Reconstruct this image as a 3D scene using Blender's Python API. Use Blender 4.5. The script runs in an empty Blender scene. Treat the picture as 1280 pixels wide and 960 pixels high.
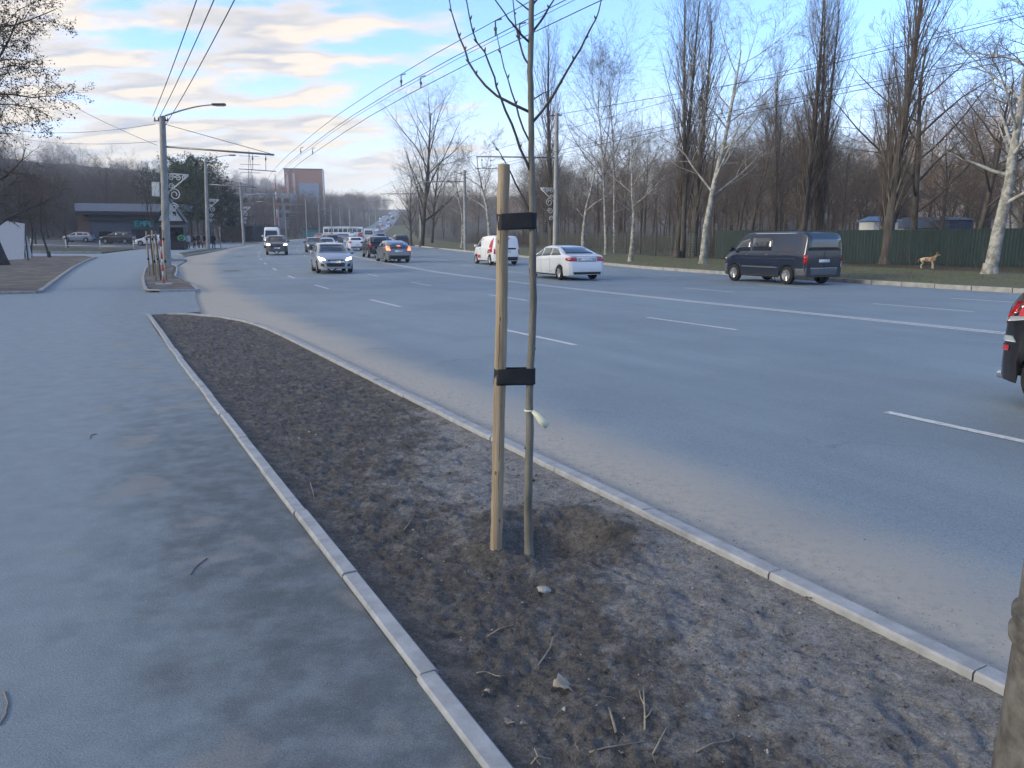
import bpy, bmesh, math, random
import numpy as np
from mathutils import Vector, Matrix, noise
from mathutils.bvhtree import BVHTree
R = math.radians
scene = bpy.context.scene
col = scene.collection

# ------------------------------------------------------------------ camera
F = 961.0                      # focal length in pixels of a 1280 px wide picture
CAM_H = 1.6
PITCH = math.atan(180.0 / F)
cam_data = bpy.data.cameras.new('camera')
cam_data.sensor_fit = 'HORIZONTAL'
cam_data.sensor_width = 36.0
cam_data.lens = 36.0 * F / 1280.0
cam_data.clip_start = 0.05
cam_data.clip_end = 9000
cam = bpy.data.objects.new('camera', cam_data)
col.objects.link(cam)
cam.location = (0, 0, CAM_H)
cam.rotation_euler = (math.pi / 2 - PITCH, 0, 0)
scene.camera = cam

# ------------------------------------------------------------------ sky and sun
SUN_AZ = R(-108)                # left of the view axis
SUN_EL = R(9.0)
EXPOSURE = 3.4
world = bpy.data.worlds.new('World')
scene.world = world
world.use_nodes = True
nt = world.node_tree
nt.nodes.clear()
def N(tree, kind, **kw):
    n = tree.nodes.new(kind)
    for k, v in kw.items():
        setattr(n, k, v)
    return n
def math_node(tree, op, a, b=None, c=None, clamp=False):
    n = tree.nodes.new('ShaderNodeMath'); n.operation = op; n.use_clamp = clamp
    for i, v in enumerate((a, b, c)):
        if v is None: continue
        if isinstance(v, (int, float)): n.inputs[i].default_value = v
        else: tree.links.new(v, n.inputs[i])
    return n.outputs[0]
def mixc(tree, fac, a, b, mode='MIX'):
    n = tree.nodes.new('ShaderNodeMix'); n.data_type = 'RGBA'; n.blend_type = mode
    for s, v in ((n.inputs[0], fac), (n.inputs[6], a), (n.inputs[7], b)):
        if isinstance(v, (int, float)): s.default_value = v
        elif isinstance(v, (tuple, list)): s.default_value = (*v[:3], 1)
        else: tree.links.new(v, s)
    return n.outputs[2]
def smooth(tree, v, lo, hi, a=0.0, b=1.0):
    n = tree.nodes.new('ShaderNodeMapRange'); n.interpolation_type = 'SMOOTHSTEP'
    n.inputs[1].default_value = lo; n.inputs[2].default_value = hi
    n.inputs[3].default_value = a; n.inputs[4].default_value = b
    tree.links.new(v, n.inputs[0])
    return n.outputs[0]
sky = N(nt, 'ShaderNodeTexSky', sky_type='NISHITA', sun_disc=False)
sky.sun_elevation = SUN_EL
sky.sun_rotation = SUN_AZ
sky.air_density = 0.58; sky.dust_density = 0.35; sky.ozone_density = 2.7
tc = N(nt, 'ShaderNodeTexCoord')
sep = N(nt, 'ShaderNodeSeparateXYZ'); nt.links.new(tc.outputs['Generated'], sep.inputs[0])
zc = math_node(nt, 'ADD', math_node(nt, 'MAXIMUM', sep.outputs[2], 0.0), 0.16)
px = math_node(nt, 'DIVIDE', sep.outputs[0], zc)
py = math_node(nt, 'DIVIDE', sep.outputs[1], zc)
def cloud_noise(dx, dy, scale, detail, sx=1.0, sy=1.0, rough=0.5, dist=0.0):
    cb = N(nt, 'ShaderNodeCombineXYZ')
    nt.links.new(math_node(nt, 'MULTIPLY_ADD', px, sx, dx), cb.inputs[0])
    nt.links.new(math_node(nt, 'MULTIPLY_ADD', py, sy, dy), cb.inputs[1])
    n = N(nt, 'ShaderNodeTexNoise'); n.inputs['Scale'].default_value = scale
    n.inputs['Detail'].default_value = detail; n.inputs['Roughness'].default_value = rough; n.inputs['Distortion'].default_value = dist
    nt.links.new(cb.outputs[0], n.inputs['Vector'])
    return n.outputs[0]
CX0, CY0, CSC, CSX, CSY = 5.3, 0.4, 3.6, 0.70, 1.20
c1 = cloud_noise(CX0, CY0, CSC, 7, CSX, CSY, 0.5)
c1s = cloud_noise(CX0 + 0.06, CY0 + 0.10, CSC, 3, CSX, CSY, 0.5)   # the same field a step on: gives each puff a lit and a shaded flank
big = cloud_noise(7.4, 2.2, 0.33, 2)
# the broken cloud deck thins out from the sunward half of the sky to the other
side = smooth(nt, math_node(nt, 'ADD', sep.outputs[0], math_node(nt, 'MULTIPLY', big, 0.30)), -0.22, 0.42, 0.15, -0.20)
dens = math_node(nt, 'ADD', c1, side)
mask = smooth(nt, dens, 0.50, 0.65)
mask = math_node(nt, 'MULTIPLY', mask, smooth(nt, sep.outputs[2], 0.03, 0.12, 0.35, 1.0))
lit = smooth(nt, math_node(nt, 'SUBTRACT', c1, c1s), -0.05, 0.10)
rim = smooth(nt, dens, 0.78, 0.56)
lit = math_node(nt, 'MAXIMUM', math_node(nt, 'MULTIPLY', lit, 0.9), math_node(nt, 'MULTIPLY', rim, 0.75))
CLOUD_LIT = (2.0, 1.66, 1.18)
CLOUD_SHADE = (0.76, 0.82, 0.92)
ccol = mixc(nt, lit, CLOUD_SHADE, CLOUD_LIT)
# dust near the horizon warms the clear sky there
skyw = mixc(nt, smooth(nt, sep.outputs[2], 0.24, 0.0, 0.0, 0.85), sky.outputs[0], (1.95, 1.52, 0.92))
skyc = mixc(nt, math_node(nt, 'MULTIPLY', mask, 0.90), skyw, ccol)
bg = N(nt, 'ShaderNodeBackground'); bg.inputs[1].default_value = 0.062
nt.links.new(skyc, bg.inputs[0])
wo = N(nt, 'ShaderNodeOutputWorld'); nt.links.new(bg.outputs[0], wo.inputs[0])

sun_data = bpy.data.lights.new('sun', 'SUN')
sun_data.energy = 0.95; sun_data.angle = R(32); sun_data.color = (1.0, 0.94, 0.80)
sun = bpy.data.objects.new('sun', sun_data); col.objects.link(sun)
sd = Vector((math.sin(SUN_AZ) * math.cos(SUN_EL), math.cos(SUN_AZ) * math.cos(SUN_EL), math.sin(SUN_EL)))
sun.rotation_euler = sd.to_track_quat('Z', 'Y').to_euler()
sun.location = sd * 300
scene.view_settings.view_transform = 'Standard'
scene.view_settings.look = 'None'
scene.view_settings.gamma = 1.0
scene.view_settings.exposure = EXPOSURE
scene.view_settings.use_curve_mapping = False
scene.cycles.max_bounces = 6
scene.cycles.diffuse_bounces = 3
scene.cycles.transparent_max_bounces = 8
scene.cycles.volume_bounces = 0
scene.cycles.use_denoising = True

# ------------------------------------------------------------------ road path and ground height
def head(s): return np.interp(s, [0, 16, 34, 62, 110, 190, 1700], np.radians([28.6, 28.4, 23, 19.5, 14.0, 7.2, 7.2]))
def zr(s): return np.interp(s, [-300, 40, 64, 110, 180, 250, 420, 900, 1200, 1700], [0, 0, .25, .7, 1.5, 2.7, 9, 35, 47, 52])
SS = np.arange(-300, 1700, 0.5)
HH = head(SS)
PX = np.cumsum(-np.sin(HH) * .5); PY = np.cumsum(np.cos(HH) * .5)
_i0 = int(np.argmin(abs(SS)))
PX = PX - PX[_i0] + 3.165; PY = PY - PY[_i0]
CS = SS[::8]; CX = PX[::8]; CY = PY[::8]; CH = HH[::8]
def pt(s, t):
    a = float(np.interp(s, SS, PX)); b = float(np.interp(s, SS, PY)); h = float(head(s))
    return a + t * math.cos(h), b + t * math.sin(h)
def st(x, y):
    x = np.atleast_1d(np.asarray(x, float)); y = np.atleast_1d(np.asarray(y, float))
    S = np.empty_like(x); T = np.empty_like(x)
    for i in range(0, len(x), 20000):
        xx = x[i:i+20000, None]; yy = y[i:i+20000, None]
        k = np.argmin((xx - CX) ** 2 + (yy - CY) ** 2, axis=1)
        dx = xx[:, 0] - CX[k]; dy = yy[:, 0] - CY[k]
        S[i:i+20000] = CS[k] + dx * -np.sin(CH[k]) + dy * np.cos(CH[k])
        T[i:i+20000] = dx * np.cos(CH[k]) + dy * np.sin(CH[k])
    return S, T
def sstep(v, a, b):
    q = np.clip((v - a) / (b - a), 0, 1); return q * q * (3 - 2 * q)
def G_st(s, t):
    z = zr(s)
    z = z + np.clip((-t - 12) * 0.025, 0, 0.8)
    z = z + 36 * sstep(-t, 42, 235) + 10 * sstep(-t, 300, 800)
    z = z + 4.0 * sstep(t, 60, 400)
    return z
def G(x, y):
    s, t = st(x, y); r = G_st(s, t)
    return float(r[0]) if np.isscalar(x) else r
def rk(s): return float(np.interp(s, [-300, 16, 37, 48, 87, 130, 190, 290, 2000], [23, 23.1, 24.2, 24.8, 25.0, 24.0, 23, 17.5, 17.5]))
def ray(u, v):
    X = (u - 640) / F; Y = -(v - 480) / F
    return Vector((X, math.cos(PITCH) + Y * math.sin(PITCH), -math.sin(PITCH) + Y * math.cos(PITCH)))
def hit(u, v, dz=0.0, far=1400):
    """ground point seen at a pixel"""
    d = ray(u, v)
    k = np.geomspace(1.0, far, 2500)
    x = d.x * k; y = d.y * k; z = CAM_H + d.z * k
    g = G(x, y) + dz
    b = np.nonzero(z <= g)[0]
    i = int(b[0]) if len(b) else len(k) - 1
    return Vector((float(x[i]), float(y[i]), float(g[i])))
def at(u, D, dz=0.0):
    """ground point in the direction of picture column u at depth D"""
    X = (u - 640) / F
    k = D
    x = X * k * 1.0; y = D
    # depth along the axis differs from y by the pitch: solve once for the ground height
    for _ in range(2):
        z = G(x, y) - CAM_H
        depth = y * math.cos(PITCH) - z * math.sin(PITCH)
        x = X * depth
    return Vector((x, y, G(x, y) + dz))
def px_at_depth(u, v, y):
    d = ray(u, v); k = y / d.y
    return Vector((d.x * k, y, CAM_H + d.z * k))

# ------------------------------------------------------------------ materials
MATS = {}
def new_mat(name):
    m = bpy.data.materials.new(name); m.use_nodes = True
    t = m.node_tree; b = t.nodes['Principled BSDF']
    MATS[name] = m
    return m, t, b
def setp(b, **kw):
    for k, v in kw.items():
        k = {'rough': 'Roughness', 'metal': 'Metallic', 'spec': 'Specular IOR Level', 'coat': 'Coat Weight', 'trans': 'Transmission Weight', 'alpha': 'Alpha', 'ior': 'IOR'}.get(k, k)
        if k in b.inputs:
            b.inputs[k].default_value = v
def tex_noise(t, scale, detail=4, rough=0.55, vec=None, dist=0.0):
    n = t.nodes.new('ShaderNodeTexNoise')
    n.inputs['Scale'].default_value = scale; n.inputs['Detail'].default_value = detail
    n.inputs['Roughness'].default_value = rough; n.inputs['Distortion'].default_value = dist
    if vec is None:
        c = t.nodes.new('ShaderNodeTexCoord'); vec = c.outputs['Object']
    t.links.new(vec, n.inputs['Vector'])
    return n.outputs[0]
def ramp(t, v, stops):
    n = t.nodes.new('ShaderNodeValToRGB'); t.links.new(v, n.inputs[0])
    while len(n.color_ramp.elements) < len(stops): n.color_ramp.elements.new(0.5)
    for e, (p, c) in zip(n.color_ramp.elements, stops):
        e.position = p; e.color = (*c, 1)
    return n.outputs[0]
def bump(t, b, v, strength, dist):
    n = t.nodes.new('ShaderNodeBump'); n.inputs['Strength'].default_value = strength; n.inputs['Distance'].default_value = dist
    t.links.new(v, n.inputs['Height']); t.links.new(n.outputs[0], b.inputs['Normal'])
def mottled(name, c1, c2, scale=6, rough=0.8, detail=5, bstr=0.0, bdist=0.01, bscale=None, spec=0.3, metal=0.0, lo=0.3, hi=0.7, stretch=None):
    m, t, b = new_mat(name)
    vec = None
    if stretch:
        c = t.nodes.new('ShaderNodeTexCoord'); mp = t.nodes.new('ShaderNodeMapping'); mp.inputs['Scale'].default_value = stretch
        t.links.new(c.outputs['Object'], mp.inputs[0]); vec = mp.outputs[0]
    n = tex_noise(t, scale, detail, 0.6, vec)
    t.links.new(ramp(t, n, [(lo, c1), (hi, c2)]), b.inputs['Base Color'])
    setp(b, rough=rough, spec=spec, metal=metal)
    if bstr: bump(t, b, tex_noise(t, bscale or scale * 4, 4, 0.6, vec), bstr, bdist)
    return m
def paint(name, c, rough=0.28, coat=0.6, metal=0.0, dirt=0.25):
    m, t, b = new_mat(name)
    n = tex_noise(t, 3.0, 5)
    cc = t.nodes.new('ShaderNodeTexCoord'); sp = t.nodes.new('ShaderNodeSeparateXYZ'); t.links.new(cc.outputs['Object'], sp.inputs[0])
    low = smooth(t, sp.outputs[2], 0.75, 0.15)
    f = math_node(t, 'MULTIPLY', math_node(t, 'MULTIPLY', n, low), dirt * 2, clamp=True)
    t.links.new(mixc(t, f, c, (0.13, 0.12, 0.11)), b.inputs['Base Color'])
    t.links.new(math_node(t, 'ADD', math_node(t, 'MULTIPLY', f, 0.5), rough), b.inputs['Roughness'])
    setp(b, coat=coat, metal=metal); b.inputs['Coat Roughness'].default_value = 0.08
    return m
def plain(name, c, rough=0.6, metal=0.0, spec=0.4, var=0.12, scale=9):
    lo = tuple(max(0, q * (1 - var)) for q in c); hi = tuple(q * (1 + var) for q in c)
    return mottled(name, lo, hi, scale, rough, 3, spec=spec, metal=metal)
def emit(name, c, strength):
    m, t, b = new_mat(name)
    b.inputs['Base Color'].default_value = (*c, 1); b.inputs['Emission Color'].default_value = (*c, 1); b.inputs['Emission Strength'].default_value = strength
    return m

# ------------------------------------------------------------------ mesh helpers
class MB:
    def __init__(self): self.v = []; self.f = []
    def add(self, vs, fs):
        o = len(self.v); self.v.extend(vs); self.f.extend([tuple(i + o for i in f) for f in fs]); return self
    def box(self, c, size, rz=0.0, rx=0.0, ry=0.0):
        M = Matrix.Translation(c) @ Matrix.Rotation(rz, 4, 'Z') @ Matrix.Rotation(ry, 4, 'Y') @ Matrix.Rotation(rx, 4, 'X')
        a, b, d = (q / 2 for q in size)
        vs = [tuple(M @ Vector(p)) for p in ((-a,-b,-d),(a,-b,-d),(a,b,-d),(-a,b,-d),(-a,-b,d),(a,-b,d),(a,b,d),(-a,b,d))]
        return self.add(vs, [(0,3,2,1),(4,5,6,7),(0,1,5,4),(1,2,6,5),(2,3,7,6),(3,0,4,7)])
    def tube(self, pts, rad, sides=8, cap=True):
        pts = [Vector(p) for p in pts]; n = len(pts)
        if isinstance(rad, (int, float)): rad = [rad] * n
        vs = []; ref = None
        for i, p in enumerate(pts):
            d = (pts[min(i + 1, n - 1)] - pts[max(i - 1, 0)])
            if d.length < 1e-9: d = Vector((0, 0, 1))
            d.normalize()
            if ref is None:
                ref = d.orthogonal().normalized()
            else:
                ref = ref - d * ref.dot(d)
                if ref.length < 1e-6: ref = d.orthogonal()
                ref.normalize()
            q = d.cross(ref)
            for k in range(sides):
                a = 2 * math.pi * k / sides
                w = p + (ref * math.cos(a) + q * math.sin(a)) * rad[i]
                vs.append((w.x, w.y, w.z))
        fs = []
        for i in range(n - 1):
            for k in range(sides):
                k2 = (k + 1) % sides
                fs.append((i*sides+k, i*sides+k2, (i+1)*sides+k2, (i+1)*sides+k))
        if cap:
            fs.append(tuple(range(sides - 1, -1, -1))); fs.append(tuple((n - 1) * sides + k for k in range(sides)))
        return self.add(vs, fs)
    def lathe(self, prof, sides=20, axis='Z', c=(0, 0, 0)):
        vs = []; fs = []
        for r, z in prof:
            for k in range(sides):
                a = 2 * math.pi * k / sides
                p = (r * math.cos(a), r * math.sin(a), z)
                if axis == 'Y': p = (p[0], p[2], p[1])
                if axis == 'X': p = (p[2], p[0], p[1])
                vs.append((p[0] + c[0], p[1] + c[1], p[2] + c[2]))
        m = len(prof)
        for i in range(m - 1):
            for k in range(sides):
                k2 = (k + 1) % sides
                q = (i*sides+k, i*sides+k2, (i+1)*sides+k2, (i+1)*sides+k)
                fs.append(q if axis != 'Y' else q[::-1])
        return self.add(vs, fs)
    def mesh(self, name, mat=None, smooth_=False):
        me = bpy.data.meshes.new(name); me.from_pydata(self.v, [], self.f); me.validate()
        if mat: me.materials.append(mat)
        if smooth_: me.polygons.foreach_set('use_smooth', [True] * len(me.polygons))
        return me
    def build(self, name, mat=None, parent=None, smooth_=False, angle=None, recalc=False):
        me = self.mesh(name, mat, smooth_)
        if recalc:
            bm = bmesh.new(); bm.from_mesh(me); bmesh.ops.recalc_face_normals(bm, faces=bm.faces); bm.to_mesh(me); bm.free()
        if angle is not None: me.set_sharp_from_angle(angle=R(angle))
        return link(name, me, parent)
def link(name, me, parent=None):
    o = bpy.data.objects.new(name, me); col.objects.link(o)
    if parent is not None: o.parent = parent
    return o
def tag(o, label=None, cat=None, group=None, kind=None):
    if label: o['label'] = label
    if cat: o['category'] = cat
    if group: o['group'] = group
    if kind: o['kind'] = kind
    return o
def thing(name, label, cat, loc=(0, 0, 0), rz=0.0, group=None, sc=1.0):
    o = bpy.data.objects.new(name, None); col.objects.link(o)
    o.empty_display_size = 0.2
    o.location = loc; o.rotation_euler = (0, 0, rz); o.scale = (sc, sc, sc) if isinstance(sc, (int, float)) else sc
    return tag(o, label, cat, group)
CHILD = {}
def copy_tree(o, parent=None):
    c = o.copy(); col.objects.link(c); c.parent = parent
    for ch in list(o.children): copy_tree(ch, c)
    return c
def grid_mesh(name, P, mat, parent=None, smooth_=True, attrs=None):
    """P: array (n, m, 3)"""
    n, m = P.shape[:2]
    me = bpy.data.meshes.new(name)
    idx = np.arange(n * m).reshape(n, m)
    q = np.stack([idx[:-1, :-1], idx[:-1, 1:], idx[1:, 1:], idx[1:, :-1]], -1).reshape(-1, 4)
    a = P[q[0][1]//m, q[0][1]%m] - P[0, 0]; b = P[q[0][3]//m, q[0][3]%m] - P[0, 0]
    if a[0] * b[1] - a[1] * b[0] < 0: q = q[:, ::-1]
    me.vertices.add(n * m); me.vertices.foreach_set('co', P.reshape(-1).astype(np.float32))
    me.loops.add(q.size); me.loops.foreach_set('vertex_index', q.reshape(-1).astype(np.int32))
    me.polygons.add(len(q)); me.polygons.foreach_set('loop_start', np.arange(0, q.size, 4, dtype=np.int32))
    me.polygons.foreach_set('use_smooth', np.full(len(q), smooth_))
    me.update(); me.validate()
    me.materials.append(mat)
    for k, arr in (attrs or {}).items():
        at_ = me.attributes.new(k, 'FLOAT', 'POINT'); at_.data.foreach_set('value', arr.reshape(-1).astype(np.float32))
    return link(name, me, parent)
def fbm(x, y, z=0.0, oct_=4, h=0.9): return noise.fractal(Vector((x, y, z)), h, 2.1, oct_)

# ================================================================== SETTING
def attr(t, name):
    n = t.nodes.new('ShaderNodeAttribute'); n.attribute_name = name; return n.outputs['Fac']
# terrain
m_ter, t, b = new_mat('leaf_litter_earth')
n1 = tex_noise(t, 0.35, 6); n2 = tex_noise(t, 3.0, 6)
c_ = ramp(t, n2, [(0.3, (0.045, 0.036, 0.028)), (0.7, (0.10, 0.082, 0.062))])
t.links.new(mixc(t, smooth(t, n1, 0.48, 0.66), c_, (0.06, 0.072, 0.035)), b.inputs['Base Color']); setp(b, rough=0.95, spec=0.15)
bump(t, b, n2, 0.5, 0.1)
def axis(lo, hi, fine_lo, fine_hi, d0, g):
    a = list(np.arange(fine_lo, fine_hi, d0)); d = d0; x = fine_lo
    left = []
    while x > lo: d *= g; x -= d; left.append(x)
    d = d0; x = a[-1]
    while x < hi: d *= g; x += d; a.append(x)
    return np.array(left[::-1] + a)
gx = axis(-1300, 1300, -130, 110, 4, 1.13); gy = axis(-500, 1500, -30, 330, 4, 1.13)
X, Y = np.meshgrid(gx, gy, indexing='ij')
S_, T_ = st(X.ravel(), Y.ravel()); S_ = S_.reshape(X.shape); T_ = T_.reshape(X.shape)
Z = G_st(S_, T_)
corr = sstep(T_, -34, -26) * (1 - sstep(T_, 30, 36))
rough_ = np.array([fbm(a * .03, c * .03, 3.3) for a, c in zip(X.ravel(), Y.ravel())]).reshape(X.shape)
Z = Z - 0.35 * corr + (1 - corr) * (0.25 * rough_) + 0.05 + rough_ * 2.0 * sstep(abs(T_), 90, 300)
ter = grid_mesh('terrain', np.stack([X, Y, Z], -1), m_ter); tag(ter, 'wooded brown hillside and flat ground under the bare woods', 'ground', kind='structure')

# road
m_road, t, b = new_mat('road_asphalt')
at_ = attr(t, 'across'); al_ = attr(t, 'along')
cmb = t.nodes.new('ShaderNodeCombineXYZ'); t.links.new(math_node(t, 'MULTIPLY', al_, 0.08), cmb.inputs[0]); t.links.new(at_, cmb.inputs[1])
streak = tex_noise(t, 1.1, 5, 0.6, cmb.outputs[0])
blotch = tex_noise(t, 0.35, 6, 0.6); grain = tex_noise(t, 95, 4, 0.8); mid = tex_noise(t, 14, 5, 0.7)
base = ramp(t, streak, [(0.28, (0.172, 0.208, 0.230)), (0.72, (0.240, 0.288, 0.314))])
base = mixc(t, math_node(t, 'MULTIPLY', smooth(t, blotch, 0.42, 0.62), 0.35), base, (0.14, 0.168, 0.188))
gr = ramp(t, grain, [(0.38, (0.66,) * 3), (0.62, (1.32,) * 3)])
base = mixc(t, 0.8, base, gr, 'MULTIPLY')
# dusty sand swept against the kerb
wob = math_node(t, 'ADD', at_, math_node(t, 'MULTIPLY', math_node(t, 'SUBTRACT', mid, 0.5), 1.1))
wob = math_node(t, 'ADD', wob, math_node(t, 'MULTIPLY', math_node(t, 'SUBTRACT', blotch, 0.5), 1.2))
dust = math_node(t, 'MULTIPLY', smooth(t, wob, 1.45, 0.45), smooth(t, mid, 0.25, 0.55, 0.55, 1.0))
base = mixc(t, math_node(t, 'MULTIPLY', dust, 0.95), base, mixc(t, mid, (0.30, 0.265, 0.212), (0.47, 0.42, 0.345)))
crk = t.nodes.new('ShaderNodeTexVoronoi'); crk.feature = 'DISTANCE_TO_EDGE'; crk.inputs['Scale'].default_value = 0.22
cc2 = t.nodes.new('ShaderNodeTexCoord'); wv = t.nodes.new('ShaderNodeVectorMath'); wv.operation = 'ADD'
nn = t.nodes.new('ShaderNodeTexNoise'); nn.inputs['Scale'].default_value = 0.9; nn.inputs['Detail'].default_value = 5
t.links.new(cc2.outputs['Object'], nn.inputs['Vector'])
sc_ = t.nodes.new('ShaderNodeVectorMath'); sc_.operation = 'SCALE'; sc_.inputs['Scale'].default_value = 2.2; t.links.new(nn.outputs['Color'], sc_.inputs[0])
t.links.new(cc2.outputs['Object'], wv.inputs[0]); t.links.new(sc_.outputs[0], wv.inputs[1]); t.links.new(wv.outputs[0], crk.inputs['Vector'])
cr = math_node(t, 'MULTIPLY', smooth(t, crk.outputs['Distance'], 0.0035, 0.0), smooth(t, blotch, 0.5, 0.6))
base = mixc(t, math_node(t, 'MULTIPLY', cr, 0.55), base, (0.03, 0.03, 0.03))
t.links.new(base, b.inputs['Base Color']); setp(b, spec=0.35)
t.links.new(math_node(t, 'MULTIPLY_ADD', streak, 0.25, 0.52), b.inputs['Roughness'])
bump(t, b, math_node(t, 'ADD', grain, math_node(t, 'MULTIPLY', mid, 0.5)), 0.35, 0.004)
def bed_right(s):
    if s < 15.5: return 0.0
    q = min(1.0, (s - 15.5) / 4.7); return -1.70 * (1 - math.sqrt(max(0, 1 - q ** 2.2)))
sv = np.concatenate([np.arange(-60, 14, 2.0), np.arange(14, 20.2, 0.4), [20.2, 20.3], np.arange(21, 120, 2.0), np.arange(120, 300, 5.0), np.arange(300, 1250, 15.0)])
NT = 40
P = np.zeros((len(sv), NT, 3)); AT = np.zeros((len(sv), NT)); AL = np.zeros((len(sv), NT))
for i, s in enumerate(sv):
    lo = float(np.interp(s, [20.2, 20.4, 110, 150, 190, 290, 1250], [0.03, -12, -12, -2, -1, 6.0, 6.0]))
    if s < 20.3: lo = bed_right(s) + 0.03
    for j, tt in enumerate(np.linspace(lo, rk(s), NT)):
        x, y = pt(s, tt); P[i, j] = (x, y, float(zr(s)) - 0.07 + 0.0 * tt); AT[i, j] = tt; AL[i, j] = s
road = grid_mesh('road', P, m_road, attrs={'across': AT, 'along': AL}); tag(road, 'wide grey asphalt road with dusty kerb edge and white lane lines', 'road', kind='structure')
def zroad(s): return float(zr(s)) - 0.07

# road markings: every stripe a part of the road
m_line = mottled('worn_white_road_paint', (0.26, 0.26, 0.26), (0.60, 0.60, 0.59), 22, 0.7, 6, lo=0.30, hi=0.50)
def stripe(s0, s1, t0, w, name='lane_dash', step=1.0):
    n = max(2, int((s1 - s0) / step) + 1); mb = MB(); vs = []
    for s in np.linspace(s0, s1, n):
        for q in (-w / 2, w / 2):
            x, y = pt(s, t0 + q); vs.append((x, y, zroad(s) + 0.005))
    mb.add(vs, [(2*i+1, 2*i, 2*i+2, 2*i+3)[::-1] for i in range(n - 1)])
    o = mb.build(name, m_line, road); return o
for k in range(-2, 16):
    for t0, ph in ((4.0, 2.35), (7.85, 3.9), (15.5, 4.0), (19.2, 4.2)):
        s0 = ph + 8.3 * k + (1.2 if t0 == 4.0 else 0)
        if 62 < s0 and t0 == 19.2: continue
        stripe(s0, s0 + 2.7, t0, 0.11, step=0.9)
stripe(-20, 150, 11.62, 0.13, 'centre_line', 2.0)
stripe(-20, 150, 11.84, 0.13, 'centre_line', 2.0)
for sx, sy, u, v, r_ in ((1, 1, 290, 337, 0.5), (1, 1, 298, 320, 0.45)):
    p = hit(u, v); mb = MB(); mb.lathe([(0.02, 0.012), (r_ * .75, 0.012), (r_ * .8, 0.006), (r_, 0.006)], 20)
    o = mb.build('manhole_cover', mottled('iron_lid%d' % u, (0.03, 0.028, 0.027), (0.07, 0.065, 0.06), 30, 0.6), None); o.location = (p.x, p.y, p.z - 0.07)
    tag(o, 'dark round manhole cover in the road ' + ('nearer the planted island' if v > 330 else 'towards the grass island'), 'manhole cover')

# pavement (asphalt footpath) on the left
m_pav, t, b = new_mat('footpath_asphalt')
blotch = tex_noise(t, 3.2, 6, 0.65); grain = tex_noise(t, 200, 3, 0.8); mid = tex_noise(t, 5, 6, 0.7); peb = tex_noise(t, 120, 4, 0.8)
at_ = attr(t, 'across')
base = ramp(t, mid, [(0.3, (0.235, 0.278, 0.305)), (0.7, (0.285, 0.335, 0.365))])
# fresher dark chippings show along the kerb where the dust has not settled
edge = math_node(t, 'ADD', at_, math_node(t, 'MULTIPLY', math_node(t, 'SUBTRACT', blotch, 0.5), 1.3))
fresh = smooth(t, edge, -3.15, -2.1)
fresh = math_node(t, 'MULTIPLY', math_node(t, 'MULTIPLY', fresh, smooth(t, mid, 0.66, 0.36, 0.55, 1.0)), smooth(t, attr(t, 'along'), 12.0, 6.0, 0.25, 1.0))
base = mixc(t, math_node(t, 'MULTIPLY', fresh, 0.88), base, (0.105, 0.120, 0.132))
dustp = math_node(t, 'MULTIPLY', smooth(t, tex_noise(t, 1.7, 3), 0.56, 0.66), smooth(t, at_, -3.6, -2.2))
base = mixc(t, math_node(t, 'MULTIPLY', dustp, 0.65), base, (0.30, 0.29, 0.27))
gr = ramp(t, math_node(t, 'ADD', math_node(t, 'MULTIPLY', grain, 0.5), math_node(t, 'MULTIPLY', peb, 0.5)), [(0.37, (0.56,) * 3), (0.5, (0.98,) * 3), (0.63, (1.45,) * 3)])
base = mixc(t, 0.95, base, gr, 'MULTIPLY')
t.links.new(base, b.inputs['Base Color']); setp(b, rough=0.78, spec=0.3)
bump(t, b, math_node(t, 'ADD', peb, grain), 0.9, 0.008)
LEFT_T = -1.83
def pav_right(s):      # right edge of the footpath: kerb of the bed, driveway, islands, bus bay
    return float(np.interp(s, [-40, 20.2, 20.4, 28, 41, 50, 60, 70, 80, 95, 126, 150],
                              [LEFT_T, LEFT_T, -0.7, -0.3, -0.65, -1.15, -1.0, -1.8, -0.8, -0.4, -0.3, -0.2]))
svp = np.concatenate([np.arange(-30, 20.3, 1.5), [20.2, 20.4], np.arange(21, 60, 1.0), np.arange(60, 150, 3.0)])
svp = np.unique(svp)
NTp = 24
P = np.zeros((len(svp), NTp, 3)); AT = np.zeros((len(svp), NTp))
for i, s in enumerate(svp):
    for j, tt in enumerate(np.linspace(-30, pav_right(s), NTp)):
        x, y = pt(s, tt); P[i, j] = (x, y, float(G_st(s, tt)) - (0.025 if tt < -0.1 else 0.025)); AT[i, j] = tt
pav = grid_mesh('pavement', P, m_pav, attrs={'across': AT, 'along': np.repeat(svp[:, None], NTp, 1)}); tag(pav, 'broad grey asphalt footpath beside the planted strip', 'pavement', kind='structure')

# ---- soil bed with the young tree
m_soil, t, b = new_mat('loose_soil')
crust = attr(t, 'crust'); hgt = attr(t, 'lump')
n1 = tex_noise(t, 9, 8, 0.68); n2 = tex_noise(t, 42, 6, 0.75); n3 = tex_noise(t, 130, 4, 0.8)
dark = ramp(t, n1, [(0.30, (0.072, 0.066, 0.060)), (0.52, (0.122, 0.113, 0.104)), (0.72, (0.20, 0.187, 0.175))])
pale = ramp(t, n1, [(0.30, (0.155, 0.150, 0.143)), (0.6, (0.265, 0.256, 0.244))])
cf = math_node(t, 'ADD', crust, math_node(t, 'MULTIPLY', math_node(t, 'SUBTRACT', tex_noise(t, 4.5, 6, 0.7), 0.5), 1.8))
base = mixc(t, smooth(t, cf, 0.20, 0.90), dark, pale)
base = mixc(t, 0.85, base, ramp(t, n2, [(0.34, (0.62,) * 3), (0.66, (1.36,) * 3)]), 'MULTIPLY')
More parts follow.
